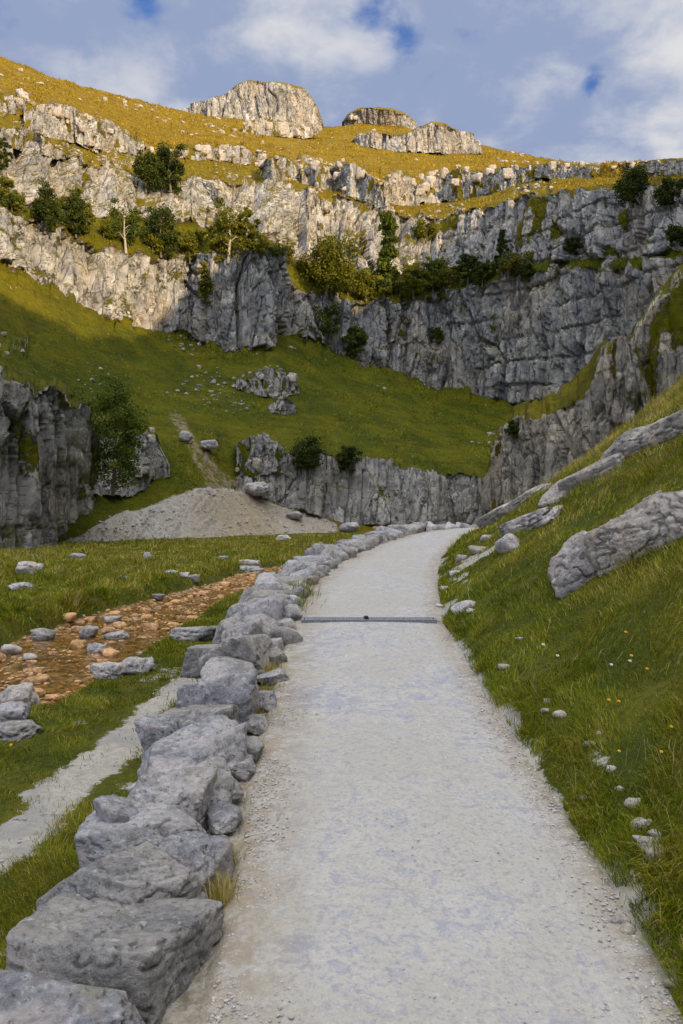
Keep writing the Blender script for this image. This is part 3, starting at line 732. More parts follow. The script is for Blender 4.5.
# foot stones on the path side
ft = [(236,268,728,760),(214,250,772,802),(222,262,752,776),(216,246,800,830),(246,272,706,730),(256,284,682,704),(262,290,660,682),(268,290,640,662),(200,236,832,872)]
footlabs = ['flat wedge stone at the wall foot beside the seventh top stone', 'thin slab jutting from the wall foot over a dark gap', 'squat stone at the wall foot above the jutting slab', 'half-buried chip under the jutting slab at the wall foot', 'small grey foot stone beside the dark rounded top stone',
            'small foot stone in dry grass below the sloping top stone', 'foot stone in front of the square wall block', 'crumbly foot stone under the far end of the square block', 'low angular foot stone beside the cracked grey-brown stone']
for j, (x0, x1, yt, yb) in enumerate(ft):
    Yc = 1445/(yb-435+2); w = (x1-x0)/F*Yc; xc = ((x0+x1)/2-CX)/F*Yc-.04
    h = (yb-yt)/F*Yc*.95
    stone('wall_foot_stone', (xc, Yc+.10, zP(Yc)+h*.20), (w*random.uniform(.8, 1.15), max(.18, w*.8), h*random.uniform(.55, .85)), 3000+j, footlabs[j], 'wall stone', WALL, M_stone, 5, (random.uniform(-.2, .2), random.uniform(-.2, .2), random.uniform(-.8, .8)), 7, .04, 60)
Y = 7.0; j = 0
while Y < 14.5:
    d = random.uniform(.12, .22); xc = eL(Y)-.04+random.uniform(-.05, .03)
    stone('wall_foot_stone', (xc, Y, zP(Y)+.03), (d*1.2, d*1.3, d*.9), 3100+j, f'little grey stone at the wall foot by the path, {ordinal(j)} beyond the square block', 'wall stone', WALL, M_stone, 3, (0, 0, random.uniform(-1, 1)))
    Y += random.uniform(.22, .5); j += 1
# stones on the hidden field side of the wall, showing at its left
lf = [(40,150,960,'low mossy stone in the grass left of the largest wall stone'),(92,120,862,'small grey stone at the grass edge left of the broad fourth stone'),(88,110,820,'dark lump of stone wedged left of the broad fourth stone'),(136,160,775,'blunt grey stone at the grass edge left of the flat-topped stone'),
      (128,150,790,'small pale stone beside the narrow trod left of the wall'),(160,190,735,'grey stone tucked left of the humped wall stone'),(176,200,704,'low blue-grey stone left of the knobbly wall stone'),(206,226,668,'leaning stone at the field side of the square block')]
for j, (x0, x1, yc, lab) in enumerate(lf):
    q = hit((x0+x1)/2, yc+8); w = (x1-x0)/F*q[1]
    stone('wall_side_stone', (q[0], q[1]+.05, q[2]+w*.22), (w, w*.9, w*.8), 3300+j, lab, 'wall stone', WALL, M_stone, 4, (0, 0, random.uniform(-.5, .5)))

# -- outcrops on the right-hand slope
def outcrop(p1, p2, thick, high, seed, label, mat=M_slab, sub=6, lift=0.0, name='rock_outcrop', cat='rock outcrop', rough=.06, planes=10, tilt=0.0, lumps=1):
    a, b_ = hit(*p1), hit(*p2)
    v = b_-a; L = np.linalg.norm(v); c = (a+b_)/2+np.array([0, 0, lift])
    dx = v/L; up = np.array([-.45, -.25, 1.0]); up = up-dx*(up@dx); up /= np.linalg.norm(up); dy = np.cross(up, dx)
    Vs, Fs, off = [], [], 0
    for q in range(lumps):
        f = (q+.5)/lumps-.5; lr = np.random.default_rng(seed+q)
        ve, Fc = stone_verts((L/lumps*(1.04 if lumps == 1 else 1.45), thick*lr.uniform(.85, 1.15), high*lr.uniform(.85, 1.15)), seed+q*31, sub, planes, rough, 16)
        Vs.append((ve[:, [0]]+f*L)*dx+ve[:, [1]]*dy+ve[:, [2]]*up); Fs.append(Fc+off); off += len(ve)
    W = np.concatenate(Vs); Fc = np.concatenate(Fs)
    base = c.copy(); me = mesh_np(name, W, Fc); o = put(name, me, mat, None, c)
    return tag(o, label, cat)
outcrop((566, 578), (715, 508), .60, .54, 4001, 'big pale limestone slab jutting from the grass slope at the right edge', sub=6, lift=-.03, rough=.085, planes=11, lumps=3)
outcrop((613, 458), (700, 418), .5, .42, 4002, 'long grey slab with a dark undercut high on the right slope', sub=5, lift=-.03, rough=.085, planes=10, lumps=2)
outcrop((572, 490), (622, 466), .45, .40, 4003, 'rounded grey boulder in the slope below the long undercut slab', sub=5, lift=-.02)
outcrop((488, 520), (545, 490), .4, .30, 4004, 'flat-topped rock at the lower left end of the slope, by the path bend', sub=5, lift=-.02, lumps=2)
outcrop((545, 508), (572, 492), .45, .3, 4005, 'low rock joining the flat-topped rock and the rounded boulder', sub=4)
outcrop((505, 533), (560, 516), .4, .26, 4006, 'rubbly ledge of stones under the flat-topped rock', sub=5, rough=.12)
outcrop((500, 553), (520, 543), .3, .26, 4007, 'grey stone on the gravel spur right of the path bend', sub=4)
outcrop((452, 614), (476, 602), .22, .10, 4008, 'pale slab lying at the grass edge right of the drain', M_pale, 4)

# -- loose stones by the right verge and on the path
loose = [(622,925,20),(648,845,22),(632,806,16),(640,826,20),(655,856,26),(612,770,12),(590,745,12),(545,712,10),(560,716,14),(548,702,10),(470,612,10),(585,800,12),(605,905,14),(628,935,24),(676,985,20),(655,835,14),(620,790,10),(520,640,8),(505,668,12),(600,735,9),(455,575,12),(462,560,14),(478,552,16),(486,540,14),(510,540,12),(530,524,14),(445,590,10),(440,607,8)]
LS = ['chalky white','pale flat','small angular','chipped grey']
for j, (x, y, s) in enumerate(loose):
    q = hit(x, y)
    if q is None: continue
    w = s/F*q[1]
    place = 'by the bottom right corner' if y > 895 else ('on the bare trod in the right-hand grass' if y > 760 else ('in the grass halfway up the right verge' if y > 625 else 'on the gravel spur right of the path bend'))
    grp = {'by': 'stones by the bottom right corner', 'on': 'stones on the trod' if y > 760 else 'stones on the gravel spur', 'in': 'stones in the right verge'}[place.split()[0]]
    stone('loose_stone', (q[0], q[1], q[2]+w*.12), (w, w*.8, w*.5), 5000+j, f'pale loose stone {place}', 'stone', grp, M_pale, 3, (0, 0, random.uniform(-2, 2)))

# -- boulders in the field and by the stream
fieldb = [ # px, base py, w px, h px, label, mat
 (30,573,24,14,'pale pointed boulder standing in the left field',M_pale),(192,640,46,16,'long flat grey stone in the grass between stream and wall',M_stone),(16,712,44,32,'large white boulder at the left edge by the stream',M_pale),
 (12,722,34,22,'blue-grey boulder in front of the large white one at the left edge',M_stone),(14,736,46,18,'brown-grey boulder lowest at the left edge by the stream',M_stone),(108,676,32,16,'whitish boulder on the near bank of the stream',M_pale),(134,672,34,18,'grey boulder beside the whitish one on the near bank',M_stone),
 (98,654,20,12,'rounded grey stone in the middle of the stream',M_stone),(88,636,18,12,'dark mossy stone in mid stream',M_stone),(118,640,22,10,'grey and rust stone in mid stream',M_stone),(42,640,26,14,'mossy stone at the foot of the far stream bank',M_stone),(112,622,16,7,'white stone at the far edge of the stream',M_pale),
 (78,558,14,6,'small grey stone below the scree, left of centre field',M_stone),(148,560,10,9,'white upright stone in the middle of the field',M_pale),(126,582,14,7,'slanting grey stone lying in the field',M_stone),(172,576,18,7,'flat grey stone in the field above the stream',M_stone),(184,577,10,6,'small pale stone beside the flat grey field stone',M_pale),
 (194,581,12,8,'dark stone at the far bank where the stream narrows',M_stone),(248,566,22,8,'pale stone among the rushes right of the stream',M_pale),(250,572,26,8,'long grey stone on the narrow stretch of stream',M_stone),(20,590,24,9,'dark rock sunk in the grass at the left of the field',M_stone),(283,540,16,6,'pale flat stone near the foot of the scree',M_pale),
 (350,530,18,9,'boulder at the tip of the scree fan',M_stone),(258,492,26,12,'big boulder at the foot of the lower crag beside the scree',M_stone),(186,440,12,11,'dark boulder on the grass above the bare streak',M_stone),(209,447,16,9,'grey boulder beside the bare streak in the slope',M_stone),(295,517,16,6,'dark stone high on the scree fan',M_stone),
 (147,664,12,8,'small grey stone in the near bank grass by the stream',M_stone),(156,598,14,5,'flat stone at the far bank under the field',M_stone),(224,560,10,5,'small grey stone in the field near the wall',M_stone)]
for j, (x, yb, w, h, lab, m) in enumerate(fieldb):
    if yb < 532: Yd = surf(x, yb)-.6; q = at(x, yb, Yd)
    else:
        q = hit(x, yb)
    s = q[1]/F
    stone('field_boulder', (q[0], q[1], q[2]+h*s*.26), (w*s, w*s*.85, h*s*1.15), 5200+j, lab, 'boulder', None, m, 4, (random.uniform(-.1, .1), random.uniform(-.1, .1), random.uniform(-.4, .4)), 12, .12, 16)
# orange stones in the bed
def streamlab(Y): return ('in the near stretch of stream','stained stones, near stretch') if Y < 10.5 else (('in the middle stretch of stream','stained stones, middle stretch') if Y < 16 else ('in the far narrow stretch of stream','stained stones, far stretch'))
n = 0
while n < 190:
    Yv = random.uniform(6.3, 27); Yv = 6.3+(Yv-6.3)*random.random()**.4 if random.random() < .5 else Yv
    X = xStream(Yv)+random.uniform(-1, 1)*hStream(Yv)
    if streamd(X, Yv) > -.12: continue
    w = random.choice([.05, .07, .09, .11, .14, .20])*random.uniform(.8, 1.3)
    m = M_orange if random.random() < .93 else M_pale
    where, g = streamlab(Yv); col = 'orange-stained' if m is M_orange else 'pale'
    z = float(gz(X, Yv))
    stone('stream_stone', (X, Yv, z+w*.2), (w*1.2, w, w*.62), 6000+n, f'{col} stone lying in shallow water {where}', 'stone', ('pale ' if m is M_pale else '')+g, m, 3, (0, 0, random.uniform(-2, 2)), 8, .09)
    n += 1

# low ruined wall past the bend
for j in range(9):
    Yv = 21+random.uniform(-.3, .3); q = at(432+j*6+random.uniform(-1, 1), 531, Yv)
    stone('wall_stone', (q[0], Yv, CZ+(CY-529.0)/F*Yv-.05), (.26, .3, .34), 6500+j, f'{["dark","grey","mossy"][j%3]} stone, {ordinal(j)} from the left in the low wall past the path bend', 'wall stone', 'stones of the low wall past the bend', M_stone, 3, (0, 0, random.uniform(-.6, .6)))

# -- limestone scars: low broken rock steps along the moor and slopes
M_scar = M_hill
def scar(foot, top, seed, label, step=.7, k=.30, dry=.85, rag=2.6):
    f, t, b2, b3 = [], [], [], []
    x0, x1 = foot[0][0], foot[-1][0]
    for px in np.linspace(x0, x1, 9):
        fy = np.interp(px, [p[0] for p in foot], [p[1] for p in foot]); ty = np.interp(px, [p[0] for p in top], [p[1] for p in top])
        Yd = surf(px, fy)-.4; hh = (fy-ty)/F*Yd
        f.append((px, fy+2, Yd)); t.append((px, ty, Yd+.35*hh)); b2.append((px, ty-.8, Yd+1.1*hh+1.0)); b3.append((px, ty+2, Yd+2.6*hh+4))
    crag('limestone_scar', [f, t, b2, b3], [(44, 1, 1, 1), (8, .8, .3, .6), (6, 0, 0, 0)], x0, x1, step, seed, label, k, [2.2, rag, rag*.6, 0], 1.35, dry,
         lambda PX, P, R, B: np.clip(R-.8*sst(.10, .35, fbm(PX/5, P[..., 2]/1.6, seed*.37, 3, seed))*(B == 0), 0, 1), 'rock step')
SC = [
 ([(-6,108),(14,112),(34,118)], [(-6,92),(12,93),(34,108)], 'pale rock step at the left edge high on the moor'),
 ([(24,128),(60,138),(98,152)], [(24,112),(45,104),(70,106),(84,120),(98,144)], 'largest pale rock step in the upper left moor, with two humps'),
 ([(84,142),(120,150),(146,156)], [(84,126),(100,122),(124,132),(146,148)], 'rock step just left of the pair of dark trees'),
 ([(0,142),(30,150),(62,158)], [(0,130),(22,128),(44,138),(62,150)], 'broken rock step above the two dark trees of the left cliff'),
 ([(176,156),(200,159),(218,158)], [(176,152),(190,147),(208,146),(218,152)], 'small squared rock step right of the pair of dark trees'),
 ([(224,160),(240,163),(252,162)], [(224,154),(232,146),(246,146),(252,156)], 'short double rock step right of the small squared one'),
 ([(243,131),(280,136),(318,138)], [(243,124),(262,120),(290,122),(318,132)], 'long low rock step right under the largest skyline crag'),
 ([(260,175),(280,178),(300,178)], [(260,166),(272,156),(286,156),(300,170)], 'rough rock step above the middle ledge'),
 ([(302,182),(324,188),(346,190)], [(302,170),(316,162),(334,166),(346,178)], 'rock step left of the tall slanting one in the middle'),
 ([(340,192),(360,200),(384,206)], [(340,164),(352,162),(368,172),(384,194)], 'tall slanting rock step above the tall conifer'),
 ([(384,203),(402,204),(420,204)], [(384,180),(394,171),(406,172),(420,186)], 'upright blocky rock step right of the tall slanting one'),
 ([(416,202),(450,200),(490,192),(528,180)], [(416,184),(430,180),(452,172),(470,170),(490,172),(510,168),(528,172)], 'longest rock step, below the right end of the skyline grass'),
 ([(520,178),(560,176),(600,174)], [(520,168),(545,164),(575,163),(600,168)], 'rock step along the skyline left of the broad cliff-top tree'),
 ([(640,174),(662,174),(690,172)], [(640,164),(655,161),(672,160),(690,162)], 'rock step along the skyline at the right edge'),
 ([(236,388),(262,396),(300,392)], [(236,382),(250,374),(270,368),(288,372),(300,388)], 'grey outcrop in the middle of the shaded green slope'),
 ([(268,410),(284,414),(296,412)], [(268,406),(276,398),(288,398),(296,408)], 'small outcrop below the grey one on the shaded slope'),
 ([(236,470),(256,474),(282,468)], [(236,446),(246,440),(264,432),(282,450)], 'stepped outcrop at the upper left end of the lower crag'),
 ([(130,470),(150,478),(170,474)], [(130,448),(142,436),(158,442),(170,466)], 'broken outcrop right of the leafy tree'),
]
for i, (f_, t_, lab) in enumerate(SC): scar(f_, t_, 900+i*13, lab, dry=.5 if i < 14 else .1)

# -- blocks of limestone standing out of the moor and slopes
r_ = np.random.default_rng(321)
BL = [ # cx, cy, rx, ry, how many, size in px, where
 (14,96,16,7,6,10,'at the upper left of the golden moor'),(62,124,28,13,16,11,'in the broken crags of the upper left moor'),(104,138,20,9,8,10,'in the broken crags of the upper left moor'),(150,148,16,6,5,12,'above the pair of dark trees'),
 (206,152,20,5,8,9,'on the moor right of the dark tree pair'),(234,152,14,7,6,10,'on the moor right of the dark tree pair'),(284,128,34,5,12,8,'just under the largest skyline crag'),(276,163,16,7,7,11,'on the moor below the largest skyline crag'),(322,168,22,9,12,11,'on the moor below the largest skyline crag'),
 (264,143,40,6,6,5,'on the moor below the largest skyline crag'),(410,184,26,10,16,13,'in the crag band right of centre on the moor'),(452,176,24,7,12,10,'in the crag band right of centre on the moor'),(500,172,26,6,10,8,'in the crag band right of centre on the moor'),(352,182,18,10,9,11,'in the crag band right of centre on the moor'),
 (560,166,30,3,9,7,'along the cliff edge at the right skyline'),(640,166,40,3,8,7,'along the cliff edge at the right skyline'),(85,84,70,20,9,4,'along the left skyline'),(370,124,40,8,5,5,'between the two smaller skyline crags'),
 (268,380,26,8,12,8,'in the small outcrop on the shaded green slope'),(284,392,10,8,4,8,'in the small outcrop on the shaded green slope'),(250,462,14,14,7,9,'above the left end of the lower crag'),(24,346,26,14,9,6,'on the slope above the left crag'),(150,440,14,12,6,7,'beside the leafy tree left of the scree'),(230,360,90,26,8,3,'dotted on the shaded green slope'),
 (380,180,120,14,14,4,'dotted along the moor edge above the cliffs'),(180,170,150,10,12,5,'dotted along the moor edge above the cliffs')]
for bi, (cx, cy, rx, ry, nn, sz, where) in enumerate(BL):
    for j in range(max(2, int(nn*.5))):
        px, py = cx+rx*r_.uniform(-1, 1), cy+ry*r_.uniform(-1, 1)
        if bi == 16: py = np.interp(px, [0, 60, 150, 185], [60, 83, 106, 115])+r_.uniform(0, 7)
        Yd = surf(px, py)
        q = at(px, py, Yd); sc_ = Yd/F*min(sz, 8)*r_.uniform(.35, 1.1)
        stone('limestone_block', (q[0], q[1]+sc_*.1, q[2]-sc_*.08), (sc_*r_.uniform(.8, 1.5), sc_*.9, sc_*r_.uniform(.9, 1.6)), 7000+bi*40+j, 'pale limestone block '+where, 'stone', 'limestone blocks '+where, M_block, 3, (0, 0, r_.uniform(-.6, .6)), 3, .07, 30, .85)

# ------------------------------------------------------------------ gravel (countless)
def scatter_stuff(name, X, Y, Z, size, mat, seed, flat=.6):
    r = np.random.default_rng(seed); d, Fc = ico(1); n = len(X)
    R = .75+.5*r.random((n, len(d)))
    sc = np.stack([size*(.8+.5*r.random(n)), size*(.8+.5*r.random(n)), size*flat], -1)
    a = r.random(n)*6.28; ca, sa = np.cos(a)[:, None], np.sin(a)[:, None]
    v = d[None]*R[..., None]*sc[:, None, :]*.5
    V = np.stack([v[..., 0]*ca-v[..., 1]*sa+X[:, None], v[..., 0]*sa+v[..., 1]*ca+Y[:, None], v[..., 2]+Z[:, None]], -1)
    Fa = (Fc[None]+(np.arange(n)*len(d))[:, None, None]).reshape(-1, 3)
    return tag(put(name, mesh_np(name, V, Fa, None, False), mat), kind='stuff')
M_grit = mat_stone('grit', 30.0, tint=(1.5, 1.46, 1.44), moss=0)
n = 9000; Yg = 2.2*(13/2.2)**rng.random(n); ug = rng.random(n); edgeb = rng.random(n) < .5
ug = np.where(edgeb, np.where(rng.random(n) < .6, np.abs(rng.normal(0, .07, n)), 1-np.abs(rng.normal(0, .05, n))), ug)
Xg = eL(Yg)+(eR(Yg)-eL(Yg))*ug
sg = .003+.008*rng.random(n)**3+np.where(edgeb, .007*rng.random(n), 0)
scatter_stuff('gravel', Xg, Yg, zP(Yg)+.018*(1-(2*ug-1)**2)+sg*.08, sg, M_grit, 3)
# rubble in the bed and under the wall
n = 7000; Yb = 6+24*rng.random(n)**1.4; Xb = xStream(Yb)+(rng.random(n)*2-1)*hStream(Yb); k = streamd(Xb, Yb) < -.16; Xb, Yb = Xb[k], Yb[k]
scatter_stuff('stream_bed_pebbles', Xb, Yb, gz(Xb, Yb)+.01, 0.025+.06*rng.random(len(Xb))**2, M_orange, 5, .55)
n = 2500; X1 = rng.uniform(-2.6, 6, n); Y1 = 2.4*(18/2.4)**rng.random(n); d1, b1, r1 = masks(X1, Y1); inp = (X1 > eL(Y1)-.1) & (X1 < eR(Y1)+.02); k = (np.maximum(d1, r1) > .6) & ~inp & ((X1 > eL(Y1)-.8) | (rng.random(n) < .35))
scatter_stuff('verge_gravel', X1[k], Y1[k], gz(X1[k], Y1[k])+.005, .012+.05*rng.random(k.sum())**3, M_pale, 6, .55)
def scree_stones():
    P, R, dry, scr, B = main; c = np.argwhere((B == 0) & (scr > .55)); r = np.random.default_rng(9); c = c[r.integers(0, len(c), 2600)]
    Q = P[c[:, 0], c[:, 1]]+r.normal(0, .15, (len(c), 3))*np.array([1, 1, 0])
    scatter_stuff('scree_stones', Q[:, 0], Q[:, 1], Q[:, 2]+.03, .06+.28*r.random(len(c))**5, M_slab, 10, .6)
scree_stones()

# ------------------------------------------------------------------ grass (countless)
def grass(name, X, Y, length, width, seed, dryness, lean=.5, zfun=gz):
    r = np.random.default_rng(seed); n = len(X); Z = zfun(X, Y)
    clump = 1.5*fbm(X*4.2, Y*4.2, 0, 3, seed+1); big = fbm(X*.8, Y*.8, 0, 3, seed+2)
    ln = length*(.40+.85*r.random(n)**1.5)*np.clip(1+.75*clump, .25, 2.2)
    ang = r.random(n)*6.283; la = 2.2*fbm(X*1.1, Y*1.1, 5, 2, seed+3)*3.14
    la = la+r.normal(0, .9, n)
    le = lean*(.35+.9*r.random(n))
    dx, dy = np.cos(la)*le, np.sin(la)*le
    wx, wy = np.cos(ang), np.sin(ang)
    w = width*(.6+.7*r.random(n))
    P0 = np.stack([X, Y, Z-.01], -1); U = np.stack([dx, dy, np.sqrt(np.clip(1-.35*le**2, .15, 1))], -1); W = np.stack([wx, wy, 0*wx], -1)
    Pm = P0+U*np.array([.45, .45, .62])*ln[:, None]; Pt = P0+U*np.array([1.15, 1.15, .88])*ln[:, None]
    Pt[:, 2] -= (le**2*.25*ln)
    V = np.stack([P0-W*w[:, None]*.5, P0+W*w[:, None]*.5, Pm+W*w[:, None]*.42, Pm-W*w[:, None]*.42, Pt], 1)
    b = (np.arange(n)*5)[:, None]
    q = b+np.array([[0, 1, 2, 3]]); t = b+np.array([[3, 2, 4]])
    tint = np.clip(dryness+.30*big+.22*clump+r.normal(0, .20, n)+(r.random(n) < .09)*.4, 0, 1)
    tint = np.repeat(tint[:, None], 5, 1)
    me = mesh_np(name, V, [q, t], {'tint': tint}, True)
    return tag(put(name, me, M_grass), kind='stuff')

def gmask(X, Y):
    d, b_, r_ = masks(X, Y); inp = (X > eL(Y)-.35) & (X < eR(Y)+.0)
    return (rng.random(len(X)) > np.maximum.reduce([.96*sst(.25, .85, d+.5*fbm(X*6, Y*6, 4, 3, 47)), sst(.2, .5, b_), sst(.3, .6, r_)])) & ~inp
# right slope
def rgt(n, lo, hi):
    Yv = lo*(hi/lo)**rng.random(n); span = .56*Yv+1.5-eR(Yv); X = eR(Yv)+np.maximum(span, .3)*rng.random(n)
    k = gmask(X, Yv); return X[k], Yv[k]
X, Yv = rgt(310000, 2.2, 19)
cl = sst(.0, .5, fbm(X*1.7, Yv*1.7, 9, 3, 801))
up = sst(.2, 2.2, X-eR(Yv))
grass('slope_grass', X, Yv, (.055+.035*cl)+.035*up, np.maximum(.0032, Yv*.00075), 21, .42+.24*up+.10*sst(6, 14, Yv), .9)
X, Yv = rgt(2600, 2.6, 16); grass('dry_stalks', X, Yv, np.full(len(X), .19), np.maximum(.0016, Yv*.0004), 29, .95, .8)
# fringe by the path, tufted
n = 26000; Yf = 2.2*(14/2.2)**rng.random(n); Xf = eR(Yf)+.015+np.abs(rng.normal(0, .11, n)); tuft = fbm(Xf*5, Yf*5, 1, 2, 805) > -.12
k = tuft & (rng.random(n) > .25); grass('verge_grass', Xf[k], Yf[k], np.full(k.sum(), .075), np.maximum(.0032, Yf[k]*.00075), 23, .34, .85)
# left verge between wall and stream
n = 180000; Yl = 2.1*(26/2.1)**rng.random(n); a = eL(Yl)-.5; b_ = np.minimum(-.54*Yl-.6, -2.1); b_ = np.maximum(b_, xStream(Yl)+hStream(Yl)*.8)*(Yl > 6.5)+b_*(Yl <= 6.5)
Xl = a+(b_-a)*rng.random(n); k = gmask(Xl, Yl) & (streamd(Xl, Yl) > .0)
Xl, Yl = Xl[k], Yl[k]
grass('bank_grass', Xl, Yl, .05+.04*sst(.0, .4, fbm(Xl*1.4, Yl*1.4, 2, 3, 811)), np.maximum(.0030, Yl*.00075), 25, .40, .7)
# tussocky field beyond the stream
n = 290000; Yf = 7*(75/7)**rng.random(n); a = xStream(np.minimum(Yf, 30))-hStream(np.minimum(Yf, 30))*.85; a = np.where(Yf > 24, np.minimum(eL(Yf)-.6, .05*Yf+1), a); b_ = -.54*Yf-1.2
Xf = b_+(a-b_)*rng.random(n); k = (streamd(Xf, Yf) > -.12) & (Xf < eL(Yf)-.6); Xf, Yf = Xf[k], Yf[k]
tus = sst(-.05, .45, fbm(Xf*.9, Yf*.9, 0, 3, 821))
grass('field_grass', Xf, Yf, .09+.20*tus, np.maximum(.004, Yf*.0008), 27, .50+.14*sst(12, 40, Yf), .75)
# tussocks over the far slopes and the moor
M_moor = mat_tint('moor_grass', [(0, (.085, .075, .004)), (.4, (.20, .135, .006)), (.75, (.31, .195, .010)), (1, (.42, .31, .07))])
def far_tussocks(name, bands, n, ln, seed, mat, dr):
    P, R, dry, scr, B = main; r = np.random.default_rng(seed)
    c = np.argwhere(np.isin(B, bands) & (R < .38) & (scr < .3) & (P[..., 1] > 20)); c = c[r.integers(0, len(c), n)]
    a, b_ = c[:, 0], c[:, 1]; a2, b2 = np.minimum(a+1, len(P)-1), np.minimum(b_+1, P.shape[1]-1); u, v = r.random((n, 1)), r.random((n, 1))
    Q = P[a, b_]*(1-u)*(1-v)+P[a2, b_]*u*(1-v)+P[a, b2]*(1-u)*v+P[a2, b2]*u*v
    cl = fbm(Q[:, 0]/3.2, Q[:, 1]/6, Q[:, 2]/3.2, 4, seed, .65); k = cl > -.18; Q, cl = Q[k], cl[k]
    o = grass(name, Q[:, 0], Q[:, 1], ln*Q[:, 1]/130*(.6+1.3*np.maximum(cl, 0)), Q[:, 1]/F*.75, seed, dr, .8, lambda x, y: Q[:, 2])
    o.data.materials.clear(); o.data.materials.append(mat); return o
far_tussocks('hillside_grass', [1, 2, 3, 4], 60000, .42, 71, M_grass, .34)
far_tussocks('moor_grass', [5, 6, 7, 8], 60000, .40, 73, M_moor, .52)
# rubble on the slopes
_c = np.argwhere(np.isin(main[4], [2, 6, 7, 8]) & (main[0][..., 1] > 20)); _r = np.random.default_rng(75); _c = _c[_r.integers(0, len(_c), 9000)]
_Q = main[0][_c[:, 0], _c[:, 1]]; _k = fbm(_Q[:, 0]/9, _Q[:, 1]/14, _Q[:, 2]/9, 4, 617, .6)+.35*np.clip(main[1][_c[:, 0], _c[:, 1]], 0, .6) > .27; _Q = _Q[_k]
scatter_stuff('slope_rubble', _Q[:, 0], _Q[:, 1], _Q[:, 2]+.05, (.25+.75*_r.random(len(_Q))**3)*_Q[:, 1]/140, M_block, 77, .7)
# dry tufts along the wall foot on the path side
def tuftset(spots, seed, ln, dr, per=260):
    r = np.random.default_rng(seed); X, Yv = [], []
    for px, py, rad in spots:
        q = hit(px, py); 
        if q is None: continue
        X.append(q[0]+r.normal(0, rad, per)); Yv.append(q[1]+r.normal(0, rad, per))
    X, Yv = np.concatenate(X), np.concatenate(Yv)
    return grass('dry_grass', X, Yv, np.full(len(X), ln), np.maximum(.003, Yv*.0007), seed, dr, .7, lambda x, y: np.maximum(gz(x, y), zP(y)-.04))
tuftset([(262,692,.05),(270,676,.05),(284,612,.08),(292,604,.08),(255,716,.04),(246,752,.03),(282,640,.05),(225,870,.025),(222,905,.025),(298,590,.1),(318,574,.1),(276,622,.06)], 61, .10, .80)
tuftset([(292,606,.10),(288,612,.08),(300,598,.08)], 63, .16, .38)

# ------------------------------------------------------------------ trees and shrubs
def tube(pts, rads, ns=7):
    pts = np.array(pts, float); V = []
    for i, p in enumerate(pts):
        t = pts[min(i+1, len(pts)-1)]-pts[max(i-1, 0)]; t /= np.linalg.norm(t)+1e-9
        a = np.cross(t, [.3, 1, .2]); a /= np.linalg.norm(a)+1e-9; b_ = np.cross(t, a)
        an = np.linspace(0, 2*np.pi, ns, endpoint=False); V.append(p+rads[i]*(np.cos(an)[:, None]*a+np.sin(an)[:, None]*b_))
    V = np.concatenate(V); Fq = []
    for i in range(len(pts)-1):
        for j in range(ns): Fq.append((i*ns+j, i*ns+(j+1) % ns, (i+1)*ns+(j+1) % ns, (i+1)*ns+j))
    return V, np.array(Fq)

